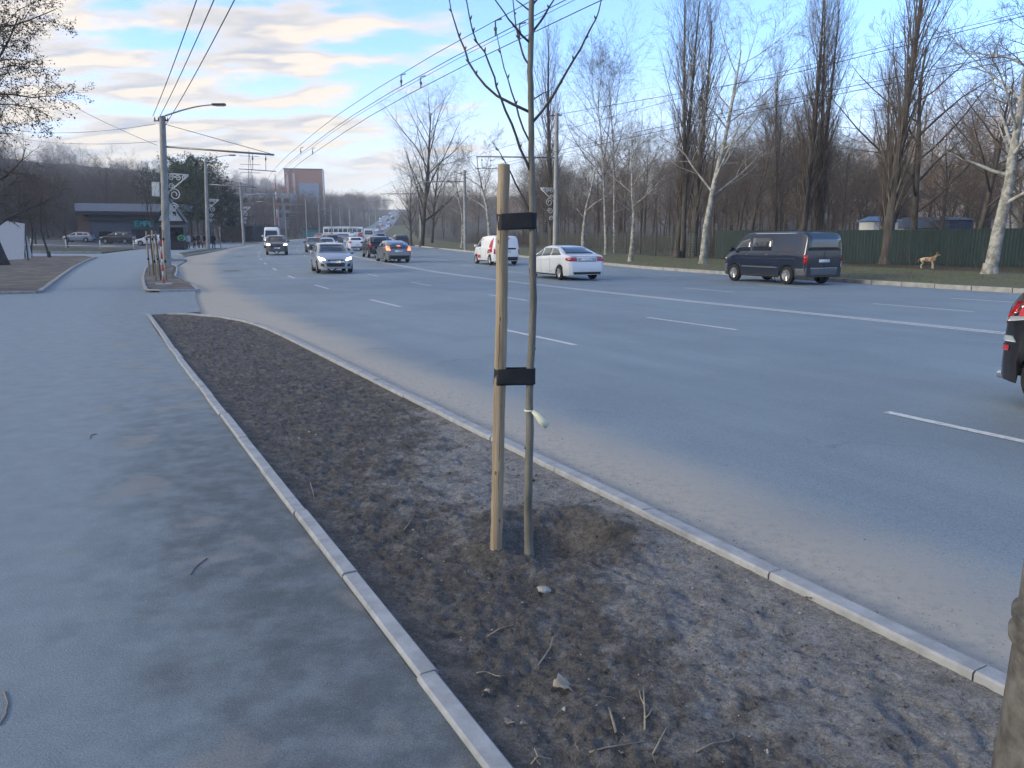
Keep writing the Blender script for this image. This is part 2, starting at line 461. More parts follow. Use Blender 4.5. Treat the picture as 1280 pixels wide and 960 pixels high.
base = mixc(t, 0.85, base, ramp(t, n3, [(0.36, (0.6,) * 3), (0.64, (1.42,) * 3)]), 'MULTIPLY')
t.links.new(base, b.inputs['Base Color']); setp(b, rough=0.95, spec=0.12)
bump(t, b, math_node(t, 'ADD', n2, math_node(t, 'MULTIPLY', n3, 0.6)), 1.0, 0.012)
pit_c = hit(697, 660); pit = Vector((pit_c.x, pit_c.y))
tree_c = hit(661, 686); stake_c = hit(620, 684)
sb = np.concatenate([np.arange(-3, 2.2, 0.06), np.arange(2.2, 7.2, 0.018), np.arange(7.2, 11, 0.03), np.arange(11, 20.21, 0.06)])
NB = 110
P = np.zeros((len(sb), NB, 3)); CR = np.zeros((len(sb), NB)); LU = np.zeros((len(sb), NB))
def soil_z(x, y, s, tt):
    e = min(tt - (-1.75), bed_right(s) - tt)                  # distance to the kerbs
    big_ = fbm(x * 1.3, y * 1.3, 0.5, 3)
    med = fbm(x * 5.5, y * 5.5, 4.0, 3, 0.8)
    cl = abs(fbm(x * 14, y * 14, 8.0, 3, 0.7))
    fine = fbm(x * 38, y * 38, 2.0, 2, 0.6)
    c = np.clip(0.5 + 0.55 * (tt + 0.86) / 0.6 - max(0, s - 6.6) * 0.42 - max(0, 0.0 - s) * 0.1 + 0.35 * big_, 0, 1)   # compact pale crust towards the road kerb
    c = c * float(sstep(math.hypot(x - pit.x, y - pit.y), 0.32, 0.62))
    loose = 1 - 0.72 * c
    z = -0.045 + 0.022 * big_ * loose + 0.017 * med * loose + 0.019 * (cl - 0.25) * loose + 0.010 * fine * loose
    d = math.hypot(x - pit.x, y - pit.y)
    z -= 0.125 * math.exp(-(d / 0.25) ** 2.6) * (1 + 0.15 * med)
    z += 0.024 * math.exp(-((d - 0.44) / 0.12) ** 2) * (0.9 + 0.4 * med)
    hole = fbm(x * 3.2 + 11, y * 3.2, 1.0, 2)                 # heel prints in the crust
    z -= 0.013 * c * max(0, min(1, (hole - 0.28) / 0.22)); z -= 0.012 * c * max(0, min(1, (fbm(x * 9, y * 9, 6.0, 3) - 0.30) / 0.12)); z += 0.004 * c * (med + fine)
    k_ = max(0.0, 1 - e / 0.22); z = z * (1 - k_) + (-0.026 + 0.004 * fine) * k_
    return z, c, cl
for i, s in enumerate(sb):
    r_ = bed_right(s) - 0.002
    for j, q in enumerate(np.linspace(0, 1, NB)):
        tt = -1.75 + q * (r_ + 1.75); x, y = pt(s, tt)
        z, c, cl = soil_z(x, y, s, tt)
        P[i, j] = (x, y, z); CR[i, j] = c; LU[i, j] = cl
bed = grid_mesh('planting_bed', P, m_soil, attrs={'crust': CR, 'lump': LU}); tag(bed, 'dark lumpy soil of the planted strip between footpath and road', 'soil bed', kind='structure')
def bed_z(x, y):
    s, tt = st(x, y); return soil_z(x, y, float(s[0]), float(tt[0]))[0]

# ---- kerbs: each stone a part
m_kerb = mottled('pale_concrete_kerb', (0.25, 0.255, 0.26), (0.385, 0.392, 0.40), 8, 0.85, 9, 0.6, 0.004, 90, lo=0.3, hi=0.66)
m_kerb2 = mottled('stained_concrete_kerb', (0.22, 0.215, 0.20), (0.38, 0.37, 0.355), 4, 0.9, 7, 0.5, 0.006, 50)
def kerb(name, pts, w, top, depth, label, mat, stone=1.0, gap=0.007, seed=1):
    """pts: list of (x, y, z) along the left edge; every stone sits to the right of it"""
    rnd = random.Random(seed)
    root = thing(name, label, 'kerb', pts[0]); root['kind'] = 'structure'
    loc0 = Vector(pts[0])
    P_ = [Vector(p) for p in pts]; L = [0]
    for a, c in zip(P_, P_[1:]): L.append(L[-1] + (c - a).length)
    def on(d):
        d = min(max(d, 0), L[-1])
        for k in range(len(L) - 1):
            if d <= L[k + 1] + 1e-6:
                q = (d - L[k]) / max(1e-6, L[k + 1] - L[k]); return P_[k].lerp(P_[k + 1], q)
    d = 0
    while d < L[-1] - 0.1:
        e = min(d + stone, L[-1]); a = on(d + gap / 2); c = on(e - gap / 2)
        dv = (c - a); dv.z = 0; dv.normalize(); nrm = Vector((dv.y, -dv.x, 0))
        j1 = rnd.uniform(-.005, .005); j2 = rnd.uniform(-.006, .006); ch = 0.010
        sec = [(0, -depth), (0, top - ch), (ch, top), (w - ch, top), (w, top - ch), (w, -depth)]
        vs = []
        for p in (a, c):
            for o_, z_ in sec:
                q = p + nrm * (o_ + j2) - loc0; vs.append((q.x, q.y, q.z + z_ + j1))
        k = len(sec)
        fs = [(i, i + k, (i + 1) % k + k, (i + 1) % k) for i in range(k)] + [tuple(range(k)), tuple(range(2 * k - 1, k - 1, -1))]
        o = MB().add(vs, fs).build('kerb_stone', mat, root, recalc=True)
        d = e
    return root
def stpts(ss, tf, dz=0.0):
    out = []
    for s in ss:
        tt = tf(s) if callable(tf) else tf; x, y = pt(s, tt); out.append((x, y, float(G_st(s, tt)) + dz))
    return out
kerb('road_kerb', stpts([-3, 2, 6, 10, 13, 15.5, 16.5, 17.4, 18.2, 18.9, 19.5, 19.9, 20.15], bed_right), 0.10, 0.006, 0.25, 'pale concrete kerb between the soil strip and the road', m_kerb, 1.0, seed=3)
kerb('path_kerb', stpts([-3, 3, 8, 14, 20.25], LEFT_T), 0.08, -0.002, 0.25, 'narrow pale concrete kerb between footpath and soil strip', m_kerb, 1.0, seed=4)

# ---- grass verge across the road
m_grass, t, b = new_mat('worn_winter_grass')
n1 = tex_noise(t, 0.8, 6, 0.65); n2 = tex_noise(t, 14, 5, 0.7); at_ = attr(t, 'across')
g = ramp(t, n2, [(0.3, (0.085, 0.098, 0.045)), (0.7, (0.19, 0.195, 0.105))])
g = mixc(t, smooth(t, n1, 0.46, 0.62), g, ramp(t, n2, [(0.3, (0.12, 0.10, 0.075)), (0.7, (0.22, 0.19, 0.15))]))
g = mixc(t, smooth(t, math_node(t, 'ADD', at_, math_node(t, 'MULTIPLY', n1, 1.2)), 1.25, 0.75), g, (0.17, 0.16, 0.145))
g = mixc(t, math_node(t, 'MULTIPLY', smooth(t, math_node(t, 'ADD', at_, math_node(t, 'MULTIPLY', n1, 3.0)), 9.5, 12.5), 0.9), g, ramp(t, n2, [(0.3, (0.045, 0.036, 0.028)), (0.7, (0.10, 0.082, 0.062))]))
t.links.new(g, b.inputs['Base Color']); setp(b, rough=0.95, spec=0.1); bump(t, b, n2, 0.8, 0.05)
svv = np.concatenate([np.arange(-40, 160, 1.5), np.arange(160, 420, 8)])
NV = 26
P = np.zeros((len(svv), NV, 3)); AT = np.zeros((len(svv), NV))
for i, s in enumerate(svv):
    for j, q in enumerate(np.linspace(0.16, 18, NV)):
        x, y = pt(s, rk(s) + q); P[i, j] = (x, y, float(zr(s)) + 0.07 + 0.05 * fbm(x * .5, y * .5, 1) * min(1, q) + 0.10 * sstep(q, 0.3, 4)); AT[i, j] = q
verge = grid_mesh('grass_verge', P, m_grass, attrs={'across': AT}); tag(verge, 'worn winter grass verge below the bare trees', 'grass verge', kind='structure')
def verge_z(x, y): 
    s, t_ = st(x, y); s = float(s[0]); q = float(t_[0]) - rk(s)
    return float(zr(s)) + 0.07 + 0.10 * float(sstep(q, 0.3, 4))
rnd = random.Random(5)
mb = MB()
for k in range(9000):
    s = 4 + 70 * rnd.random() ** 1.3; q = 0.8 + 10.5 * rnd.random(); x, y = pt(s, rk(s) + q); z = verge_z(x, y)
    h = rnd.uniform(.04, .11); a = rnd.uniform(0, 6.28); w = 0.012
    mb.add([(x - w * math.cos(a), y - w * math.sin(a), z - .02), (x + w * math.cos(a), y + w * math.sin(a), z - .02), (x + rnd.uniform(-.05, .05), y + rnd.uniform(-.05, .05), z + h)], [(0, 1, 2)])
tag(mb.build('grass_blades', mottled('grass_blade', (0.06, 0.07, 0.03), (0.16, 0.15, 0.08), 2, 0.9)), 'short grass blades scattered over the verge', 'grass', kind='stuff')
kerb('far_kerb', stpts(list(np.arange(-6, 120, 4.0)), rk), 0.16, 0.085, 0.25, 'stained concrete kerb along the grass verge across the road', m_kerb2, 1.35, 0.03, seed=8)

# ---- ground left of the footpath: trodden earth lot with its own kerb
m_dirt = mottled('trodden_earth', (0.080, 0.070, 0.060), (0.20, 0.18, 0.155), 1.3, 0.95, 8, 0.6, 0.03, 12, lo=0.35, hi=0.68)
def lot_edge(s): return float(np.interp(s, [29.2, 40, 49.6, 58, 67.8, 73], [-4.8, -5.6, -6.4, -7.1, -7.9, -9.6]))
sl = np.arange(29.2, 73.1, 1.0); P = np.zeros((len(sl), 22, 3))
for i, s in enumerate(sl):
    for j, tt in enumerate(np.linspace(-34, lot_edge(s), 22)):
        x, y = pt(s, tt); P[i, j] = (x, y, float(G_st(s, tt)) + 0.015 + 0.05 * fbm(x * .7, y * .7, 2) * min(1, (lot_edge(s) - tt)))
lot = grid_mesh('earth_lot', P, m_dirt); tag(lot, 'bare trodden earth under the small trees beside the footpath', 'ground', kind='structure')
kerb('lot_kerb', stpts([29.2, 40, 49.6, 58, 67.8, 73], lambda s: lot_edge(s)), 0.14, 0.07, 0.2, 'weathered concrete kerb edging the bare earth lot', m_kerb2, 1.5, 0.03, seed=9)
kerb('driveway_kerb', [tuple(Vector(pt(29.1, tt) + (float(G_st(29.1, tt)),))) for tt in (-4.8, -10, -16, -24, -32)], 0.14, 0.05, 0.2, 'low kerb along the driveway end of the earth lot', m_kerb2, 1.5, 0.03, seed=10)
# parking green behind: grass strip with a pale edging
P = np.zeros((12, 16, 3))
for i, s in enumerate(np.linspace(80, 100, 12)):
    for j, tt in enumerate(np.linspace(-60, -9.5, 16)):
        x, y = pt(s, tt); P[i, j] = (x, y, float(G_st(s, tt)) + 0.06)
m_lawn = mottled('thin_lawn', (0.045, 0.055, 0.025), (0.11, 0.10, 0.06), 1.2, 0.95, 7, 0.5, 0.03, 10)
tag(grid_mesh('lawn', P, m_lawn), 'thin grass strip in front of the parked cars', 'grass', kind='structure')
kerb('lawn_kerb', [(*pt(79.8, tt), float(G_st(79.8, tt))) for tt in (-60, -40, -20, -9.5)], 0.2, 0.16, 0.2, 'pale low edging along the thin lawn', m_kerb, 2.0, 0.03, seed=11)
P = np.zeros((10, 14, 3))
m_lot = mottled('parking_asphalt', (0.085, 0.086, 0.09), (0.13, 0.13, 0.132), 0.8, 0.8, 6)
for i, s in enumerate(np.linspace(100, 160, 10)):
    for j, tt in enumerate(np.linspace(-60, -6.5, 14)):
        x, y = pt(s, tt); P[i, j] = (x, y, float(G_st(s, tt)) + 0.03 if tt < -26 else float(G_st(s, tt)) - 0.005)
tag(grid_mesh('parking_lot', P, m_lot), 'grey asphalt parking area before the low dark building', 'parking lot', kind='structure')

# ---- islands in the pavement further along
def island(name, outline, label, mat, kw, seed, closed=True):
    n = len(outline); c = sum((Vector(p) for p in outline), Vector()) / n
    vs = [tuple(Vector(p) - c) for p in outline]; vs = [(a, b_, z + 0.02) for a, b_, z in vs] + [(0, 0, 0.05)]
    me = MB().add(vs, [(i, (i + 1) % n, n) for i in range(n)]).mesh(name, mat, True)
    bm = bmesh.new(); bm.from_mesh(me); bmesh.ops.subdivide_edges(bm, edges=bm.edges, cuts=5, use_grid_fill=True)
    rr = random.Random(seed)
    for v in bm.verts:
        if (v.co.xy.length > 0.02) and not v.is_boundary: v.co.z += rr.uniform(-.03, .03)
    bmesh.ops.recalc_face_normals(bm, faces=bm.faces); bm.to_mesh(me); bm.free()
    o = link(name, me); o.location = c; tag(o, label, 'soil bed', kind='structure')
    kerb(name.replace('bed', 'kerb') if 'bed' in name else name + '_kerb', list(outline) + [outline[0]], kw, 0.05, 0.2, 'pale kerb framing the ' + label, m_kerb, 1.2, 0.02, seed)
def stp(s, tt, dz=0.0): return (*pt(s, tt), float(G_st(s, tt)) + dz)
island('island_bed', [stp(28.2, -1.75), stp(28.3, -0.15), stp(31.5, -0.22), stp(35, -0.62), stp(38.5, -0.85), stp(42, -0.85), stp(47, -0.95), stp(51, -1.15), stp(52.6, -1.6), stp(52.9, -2.9), stp(46, -2.55), stp(38, -2.2), stp(32, -1.92)][::-1], 'soil island holding the concrete lamp pole and staked saplings', m_dirt, 0.1, 21)
island('small_island_bed', [stp(58, -2.7), stp(59.5, -0.95), stp(62, -1.1), stp(64, -2.2), stp(62, -2.9)][::-1], 'small oval soil island before the kiosk', m_dirt, 0.1, 22)
island('grass_island_bed', [stp(70.5, -1.9), stp(80, -0.9), stp(94, -0.5), stp(104, -0.6), stp(98, -1.9), stp(88, -2.6), stp(78, -3.0)][::-1], 'long grass island at the foot of the lamp pole by the waiting people', m_lawn, 0.1, 23)

# ================================================================== POLES AND WIRES
m_conc = mottled('weathered_concrete', (0.20, 0.198, 0.19), (0.38, 0.37, 0.35), 4, 0.9, 8, 0.6, 0.01, 40, stretch=(1, 1, 0.35))
m_conc_dark = mottled('dark_flaking_concrete', (0.055, 0.052, 0.049), (0.165, 0.155, 0.142), 18, 0.9, 10, 0.6, 0.006, 70, lo=0.3, hi=0.68)
m_steel = mottled('galvanised_steel', (0.16, 0.165, 0.17), (0.28, 0.285, 0.29), 12, 0.5, 4, metal=0.6)
m_dkmetal = plain('dark_metal', (0.05, 0.05, 0.055), 0.5, 0.3)
m_orn = plain('white_ornament_frame', (0.62, 0.62, 0.60), 0.5)
m_ins = plain('brown_insulator', (0.10, 0.06, 0.045), 0.3)
m_box = plain('grey_cabinet', (0.42, 0.44, 0.45), 0.5)
m_wire = plain('cable_black', (0.02, 0.02, 0.022), 0.6)
def spiral(c, r, turns, flip=1, z0=0.0):
    return [Vector((c[0] + flip * r * (1 - .75 * k / 22) * math.cos(turns * 6.283 * k / 22), 0, c[1] + r * (1 - .75 * k / 22) * math.sin(turns * 6.283 * k / 22))) for k in range(23)]
def ornament(parent, z_top, side=1, sc=1.0):
    """triangular curled light decoration hung on the shaft"""
    orn = MB(); r = 0.028 * sc
    A = lambda x, z: Vector((side * (0.16 + x * sc), 0, z_top + z * sc))
    orn.tube([A(0, 0), A(1.15, 0)], r, 6); orn.tube([A(0, 0.02), A(0, -2.55)], r, 6)
    orn.tube([A(0, -1.0), A(0.55, -0.55), A(1.12, -0.04)], r * 1.3, 6)
    fr = orn.build('ornament', m_orn, parent, True)
    for (x, z, rr, tu, fl) in ((.22, -.20, .17, 1.5, 1), (.58, -.2, .16, 1.5, -1), (.92, -.17, .15, 1.4, 1), (.38, -1.08, .34, 1.6, -1), (.30, -1.75, .24, 1.6, 1), (.22, -2.3, .19, 1.5, -1), (.2, -.65, .16, 1.3, 1)):
        mb = MB(); mb.tube([A(p.x, p.z) for p in spiral((x, z), rr, tu, fl)], 0.024 * sc, 5); mb.build('curl', m_orn, fr, True)
    return fr
def lamp_arm(parent, H, side, length, rise):
    pts = []
    for k in range(13):
        q = k / 12; pts.append((side * (length * q), 0, H + rise * math.sin(q * 1.35) / math.sin(1.35) - 0.02))
    arm = MB().tube(pts, [0.045 - 0.015 * k / 12 for k in range(13)], 7).build('lamp_arm', m_steel, parent, True)
    e = pts[-1]; mb = MB(); mb.box((e[0] + side * .30, 0, e[2] + 0.03), (0.68, 0.26, 0.10), ry=-side * 0.06)
    hd = mb.build('lamp_head', m_dkmetal, arm); mb = MB(); mb.box((e[0] + side * .36, 0, e[2] - 0.033), (0.42, 0.2, 0.03), ry=-side * 0.06)
    mb.build('lens', m_box, hd)
def pole(name, label, loc, face, H, r0, r1, group=None, mat=None, parts=(), arm=None, boom=None, orn=None, box=None, cross=None, ring=None, sides=14):
    root = thing(name, label, 'pole', loc, face, group)
    prof = [(r0 * 1.0, -0.5)] + [(r0 + (r1 - r0) * k / 8, H * k / 8) for k in range(9)] + [(r1 * .5, H + .03), (0.001, H + .03)]
    MB().lathe(prof, sides).build('shaft', mat or m_conc, root, True, 40)
    if arm: lamp_arm(root, H, *arm)
    if boom:
        z, L, side, stay = boom
        MB().tube([(side * r1, 0, z), (side * L, 0, z - 0.12)], 0.05, 8).build('boom', m_steel, root, True)
        if stay: MB().tube([(side * r1, 0, z + stay), (side * (L - .15), 0, z - 0.08)], 0.016, 5).build('stay', m_dkmetal, root, True)
        for q in (L - 1.15, L - .45):
            h = MB().tube([(side * q, 0, z - .1), (side * q, 0, z - 0.95)], 0.014, 5).build('hanger', m_dkmetal, root, True)
            MB().lathe([(0.012, -.14), (.05, -.12), (.03, -.07), (.055, -.05), (.03, 0), (.012, .02)], 8, c=(side * q, 0, z - .3)).build('insulator', m_ins, h, True)
        MB().tube([(side * (L - 1.9), 0, z - .95), (side * (L + .1), 0, z - .98)], 0.02, 6).build('spreader', m_dkmetal, root, True)
    if orn: ornament(root, *orn)
    if box:
        mb = MB(); mb.box((box[0], 0, box[1]), (0.42, 0.28, 0.75)); cb = mb.build('cabinet', m_box, root)
        mb = MB(); mb.box((box[0], -0.146, box[1]), (0.34, 0.012, 0.64)); mb.build('cabinet_door', plain('cabinet_door%s' % name, (0.5, 0.52, 0.53), .5), cb)
    if cross:
        for z, L in cross:
            MB().tube([(-L, 0, z), (L * .7, 0, z + 0.05)], 0.035, 6).build('cross_arm', m_dkmetal, root, True)
            for q in (-L * .9, -L * .45, L * .35, L * .62):
                MB().lathe([(.012, 0), (.04, .03), (.045, .08), (.02, .14), (.03, .17), (.001, .18)], 8, c=(q, 0, z + .03)).build('insulator', m_ins, root, True)
    return root
def face_at(s): return float(head(s))            # local x towards the road (to +t)
GP = 'street lamp poles along the road'
p = Vector(stp(48.2, -1.55)); lamp1 = pole('lamp_pole', 'grey concrete lamp pole on soil island with curled white ornament and cabinet', p, face_at(48) - 0.35, 8.0, 0.23, 0.15, GP, arm=(1, 2.7, 0.75), boom=(6.45, 5.9, 1, 1.15), orn=(5.05, 1, 1.0), box=(-0.42, 4.2), cross=[(7.75, .45)])
P1 = p; lamp1.rotation_euler.y = 0.05
p = Vector(stp(94.8, -1.7)); lamp2 = pole('lamp_pole', 'concrete lamp pole on the grass island beside the waiting people', p, face_at(95) - 0.2, 9.6, 0.23, 0.15, GP, arm=(1, 2.6, 0.7), boom=(7.1, 5.4, 1, 0.9), orn=(5.5, 1, 1.0))
P2 = p; lamp2.rotation_euler.y = 0.04
p = Vector(stp(126.5, -0.6)); lamp3 = pole('lamp_pole', 'slim concrete pole with white ornament past the grass island, before the hedge', p, face_at(126) - 0.2, 9.2, 0.21, 0.14, GP, boom=(7.4, 5.4, 1, 0.9), orn=(5.6, 1, 1.0))
pR = at(694, 62); pR.z = verge_z(pR.x, pR.y)
pole('lamp_pole', 'concrete pole with white ornament on the verge behind the white saloon', pR, face_at(62), 10.9, 0.22, 0.15, GP, boom=(7.6, 6.5, -1, 0), orn=(5.3, -1, 1.0), cross=[(10.7, .6)])
q2 = Vector((*pt(84, 25.3), 0)); q2.z = verge_z(q2.x, q2.y)
pole('lamp_pole', 'weathered concrete pole at the bend, right of the tall forked tree', q2, face_at(84), 8.4, 0.2, 0.14, GP, boom=(7.2, 5.5, -1, 0))
q3 = Vector((*pt(113, 24.7), 0)); q3.z = verge_z(q3.x, q3.y)
pole('lamp_pole', 'slim pole just left of the tall forked tree', q3, face_at(110), 8.4, 0.19, 0.13, GP, boom=(7.2, 5.5, -1, 0))
# the near pole: only its foot stands in the picture
near = thing('lamp_pole', 'thick brown flaking concrete pole with a ring collar at the kerb', 'pole', (1.462, 1.80, -0.05), 0, GP)
prof = [(0.176, -0.4), (0.174, 0.0), (0.171, 0.12), (0.166, 0.28), (0.169, 0.295), (0.163, 0.31), (0.158, 0.52), (0.156, 0.60), (0.160, 0.612), (0.168, 0.622), (0.170, 0.645), (0.162, 0.655), (0.160, 0.668), (0.167, 0.680), (0.168, 0.700), (0.155, 0.712), (0.150, 1.3), (0.12, 3.0), (0.09, 8.8), (0.001, 8.82)]
MB().lathe(prof, 40).build('shaft', m_conc_dark, near, True, 50)
lamp_arm(near, 8.8, 1, 2.4, .6)

def wire(label, pts, r=0.012, group='overhead trolley and feeder cables', sag=0.0, seg=1):
    out = []
    for a, c in zip(pts, pts[1:]):
        a = Vector(a); c = Vector(c)
        for k in range(seg):
            q = k / seg; w = a.lerp(c, q); w.z -= sag * 4 * q * (1 - q); out.append(w)
    out.append(Vector(pts[-1])); o0 = out[0].copy()
    o = MB().tube([w - o0 for w in out], r, 5).build('overhead_cable', m_wire, None, True); o.location = o0
    tag(o, label, 'cable', group); return o
def along(tt, z, s0=-25, s1=150, step=5):
    return [(*pt(s, tt), float(zr(s)) + z) for s in np.arange(s0, s1, step)]
for tt, z, r in ((5.0, 6.05, .008), (5.45, 6.0, .009), (5.6, 6.0, .006), (6.05, 6.0, .010)):
    wire('thin trolley cable running above the lanes beside the soil strip', along(tt, z), r, 'trolley cables over the nearer lanes')
for tt, z, r in ((17.6, 6.1, .009), (18.3, 6.1, .009), (17.2, 6.9, .007)):
    wire('thin trolley cable running above the lanes beside the grass verge', along(tt, z), r, 'trolley cables over the farther lanes')
for u in (115, 560, 700):
    pass
mb = MB()
for (tt) in (5.45, 6.05):
    for s in (17.5, 24.0, 44.0):
        x, y = pt(s, tt); mm = MB(); mm.tube([(0, 0, -.02), (0, 0, .30), (.14, 0, .34)], .018, 5); mm.lathe([(.01, .08), (.035, .1), (.035, .16), (.01, .18)], 8)
        o = mm.build('cable_clamp', m_dkmetal); o.location = (x, y, 6.0); tag(o, 'small hooked clamp on the trolley cable beside the soil strip', 'clamp', 'clamps on the trolley cables')
top1 = P1 + Vector((0, 0, 8.8))
for k, (dx, zz, ex, ez) in enumerate(((-.1, 9.0, 2.0, 8.5), (.25, 8.95, 2.5, 8.4), (.5, 8.5, 3.0, 8.3))):
    wire('slack feeder cable from lamp pole with cabinet to flaking pole', [P1 + Vector((dx, 0, zz - 1.0)), Vector((ex, 1.9, ez))], 0.016, 'feeder cables between two lamp poles', 0.35, 14)
wire('slack service cable sagging between the two lamp poles left of the road', [P1 + Vector((0.1, 0, 5.6)), P2 + Vector((0, 0, 6.2))], 0.018, None, 1.6, 14)
wire('slack service cable between lamp pole by the people and slim pole', [P2 + Vector((0, 0, 6.2)), Vector(stp(126.5, -0.6)) + Vector((0, 0, 6.6))], 0.018, None, 1.3, 12)
wire('thin steep cable from lamp pole up into the leafy tree', [P1 + Vector((0, 0, 6.5)), px_at_depth(30, 98, 52)], 0.012, None, 0.2, 8)
wire('thin nearly level cable from lamp pole top into the leafy tree', [P1 + Vector((0, 0, 7.6)), px_at_depth(20, 163, 60)], 0.012, None, 0.3, 8)
wire('thin low cable from lamp pole past the wooded hill', [P1 + Vector((0, 0, 6.7)), px_at_depth(20, 172, 70)], 0.01, None, 0.3, 8)
wire('long cable from verge pole towards the twin poplars', [pR + Vector((0, 0, 10.8))] + [Vector((*pt(s, tt_), z_)) for s, tt_, z_ in ((36, 30, 10.3), (8, 32, 10.8), (-20, 32, 10.5))], 0.016, None, 0.0)

# ================================================================== VEHICLES
m_glass, t, b = new_mat('tinted_glass'); b.inputs['Base Color'].default_value = (0.012, 0.015, 0.018, 1); setp(b, rough=0.04, spec=0.9); b.inputs['Coat Weight'].default_value = 0.5
m_glass2, t, b = new_mat('pale_glass'); b.inputs['Base Color'].default_value = (0.10, 0.12, 0.11, 1); setp(b, rough=0.05, spec=0.8)
m_tyre = mottled('tyre_rubber', (0.012, 0.012, 0.013), (0.03, 0.029, 0.028), 14, 0.85, 4)
m_rim = mottled('alloy_rim', (0.34, 0.35, 0.36), (0.52, 0.53, 0.54), 10, 0.35, 3, metal=0.7)
m_black = plain('black_plastic', (0.016, 0.016, 0.018), 0.55)
m_grey_pl = plain('grey_plastic', (0.10, 0.105, 0.11), 0.6)
m_lens, t, b = new_mat('clear_lamp_lens'); b.inputs['Base Color'].default_value = (0.55, 0.58, 0.6, 1); setp(b, rough=0.08, metal=0.5)
m_red, t, b = new_mat('red_lamp_lens'); b.inputs['Base Color'].default_value = (0.42, 0.012, 0.02, 1); setp(b, rough=0.08, spec=0.8)
m_redlit = emit('brake_lamp_lit', (1.0, 0.14, 0.06), 0.45)
m_headlit = emit('headlamp_lit', (1.0, 0.96, 0.88), 0.9)
m_plate = plain('number_plate_white', (0.62, 0.63, 0.64), 0.5)
m_chrome = plain('bright_trim', (0.6, 0.61, 0.62), 0.2, 0.9)
PAINT = {k: paint('paint_' + k, c, **kw) for k, c, kw in (
    ('white', (0.72, 0.73, 0.74), {}), ('silver', (0.40, 0.42, 0.45), dict(metal=0.5, rough=.32)), ('black', (0.008, 0.008, 0.010), dict(dirt=.08)),
    ('navy', (0.008, 0.013, 0.030), dict(dirt=.10)), ('grey', (0.16, 0.175, 0.185), dict(metal=.35)), ('darkgrey', (0.05, 0.053, 0.06), dict(metal=.2)),
    ('pale_green', (0.45, 0.50, 0.46), {}), ('red', (0.28, 0.03, 0.025), {}), ('pearl', (0.55, 0.56, 0.58), dict(metal=.3)))}
def pinterp(x, pts):
    xs = [p[0] for p in pts]; ys = [p[1] for p in pts]; return float(np.interp(x, xs, ys))
def hull(spec, nst=46):
    prof, belt, plan = spec['prof'], spec['belt'], spec['plan']
    x0, x1 = prof[0][0], prof[-1][0]; rw = spec['rw']; Ra = rw * 1.16
    xs = set(np.linspace(x0, x1, nst).tolist()) | {p[0] for p in prof}
    for xc in spec['wheels']:
        for a in np.linspace(0, math.pi, 11): xs.add(xc + Ra * math.cos(a))
        xs.add(xc - Ra - .002); xs.add(xc + Ra + .002)
    xs = sorted(x for x in xs if x0 <= x <= x1)
    keep = [xs[0]]
    for x in xs[1:]:
        if x - keep[-1] > 0.0015: keep.append(x)
    xs = keep
    kt, sill, cr = spec.get('k', .19), spec.get('sill', .20), spec.get('crown', .03)
    Hc = spec.get('cab', .45); sq = spec.get('sq', .86)
    rings = []
    for x in xs:
        zt = pinterp(x, prof); w = pinterp(x, plan)
        zb = min(pinterp(x, belt), zt - .025); zl = sill + spec.get('lift', .06) * max(0, (abs(x - (x0 + x1) / 2) / ((x1 - x0) / 2)) ** 6)
        for xc in spec['wheels']:
            d = abs(x - xc)
            if d < Ra: zl = max(zl, math.sqrt(max(0, Ra * Ra - d * d)) * 0.98 + rw * 0.02 + rw * .0)
            if d < Ra: zl = max(zl, rw + math.sqrt(max(0, Ra * Ra - d * d)) - rw * .98) if False else max(zl, math.sqrt(max(0, Ra * Ra - d * d)) + rw - .02)
        zl = min(zl, zb - .05)
        h = zt - zb; q = min(1, h / Hc)
        y4 = w * (.965 - kt * q); z4 = zb + sq * h
        half = [(w * .955, zl), (w * 1.0, zl + .30 * (zb - zl)), (w * 1.0, zl + .70 * (zb - zl)), (w * .995, zl + .90 * (zb - zl)), (w * .965, zb),
                (w * (.965 - kt * q * .5), zb + sq * .5 * h), (y4, z4), (y4 * .93, zb + (sq + (1 - sq) * .66) * h), (y4 * .72, zt - cr * .35), (y4 * .36, zt - cr * .08), (0, zt)]
        ring = [(x, y, z) for y, z in half] + [(x, -y, z) for y, z in half[-2::-1]]
        rings.append(ring)
    n = len(rings[0]); mb = MB(); vs = [p for r in rings for p in r]; fs = []
    for i in range(len(rings) - 1):
        for j in range(n - 1):
            fs.append((i*n+j, i*n+j+1, (i+1)*n+j+1, (i+1)*n+j))
    fs.append(tuple(range(n))[::-1]); fs.append(tuple((len(rings) - 1) * n + j for j in range(n)))
    mb.add(vs, fs); return mb
def bvh_of(mb): return BVHTree.FromPolygons([Vector(v) for v in mb.v], mb.f)
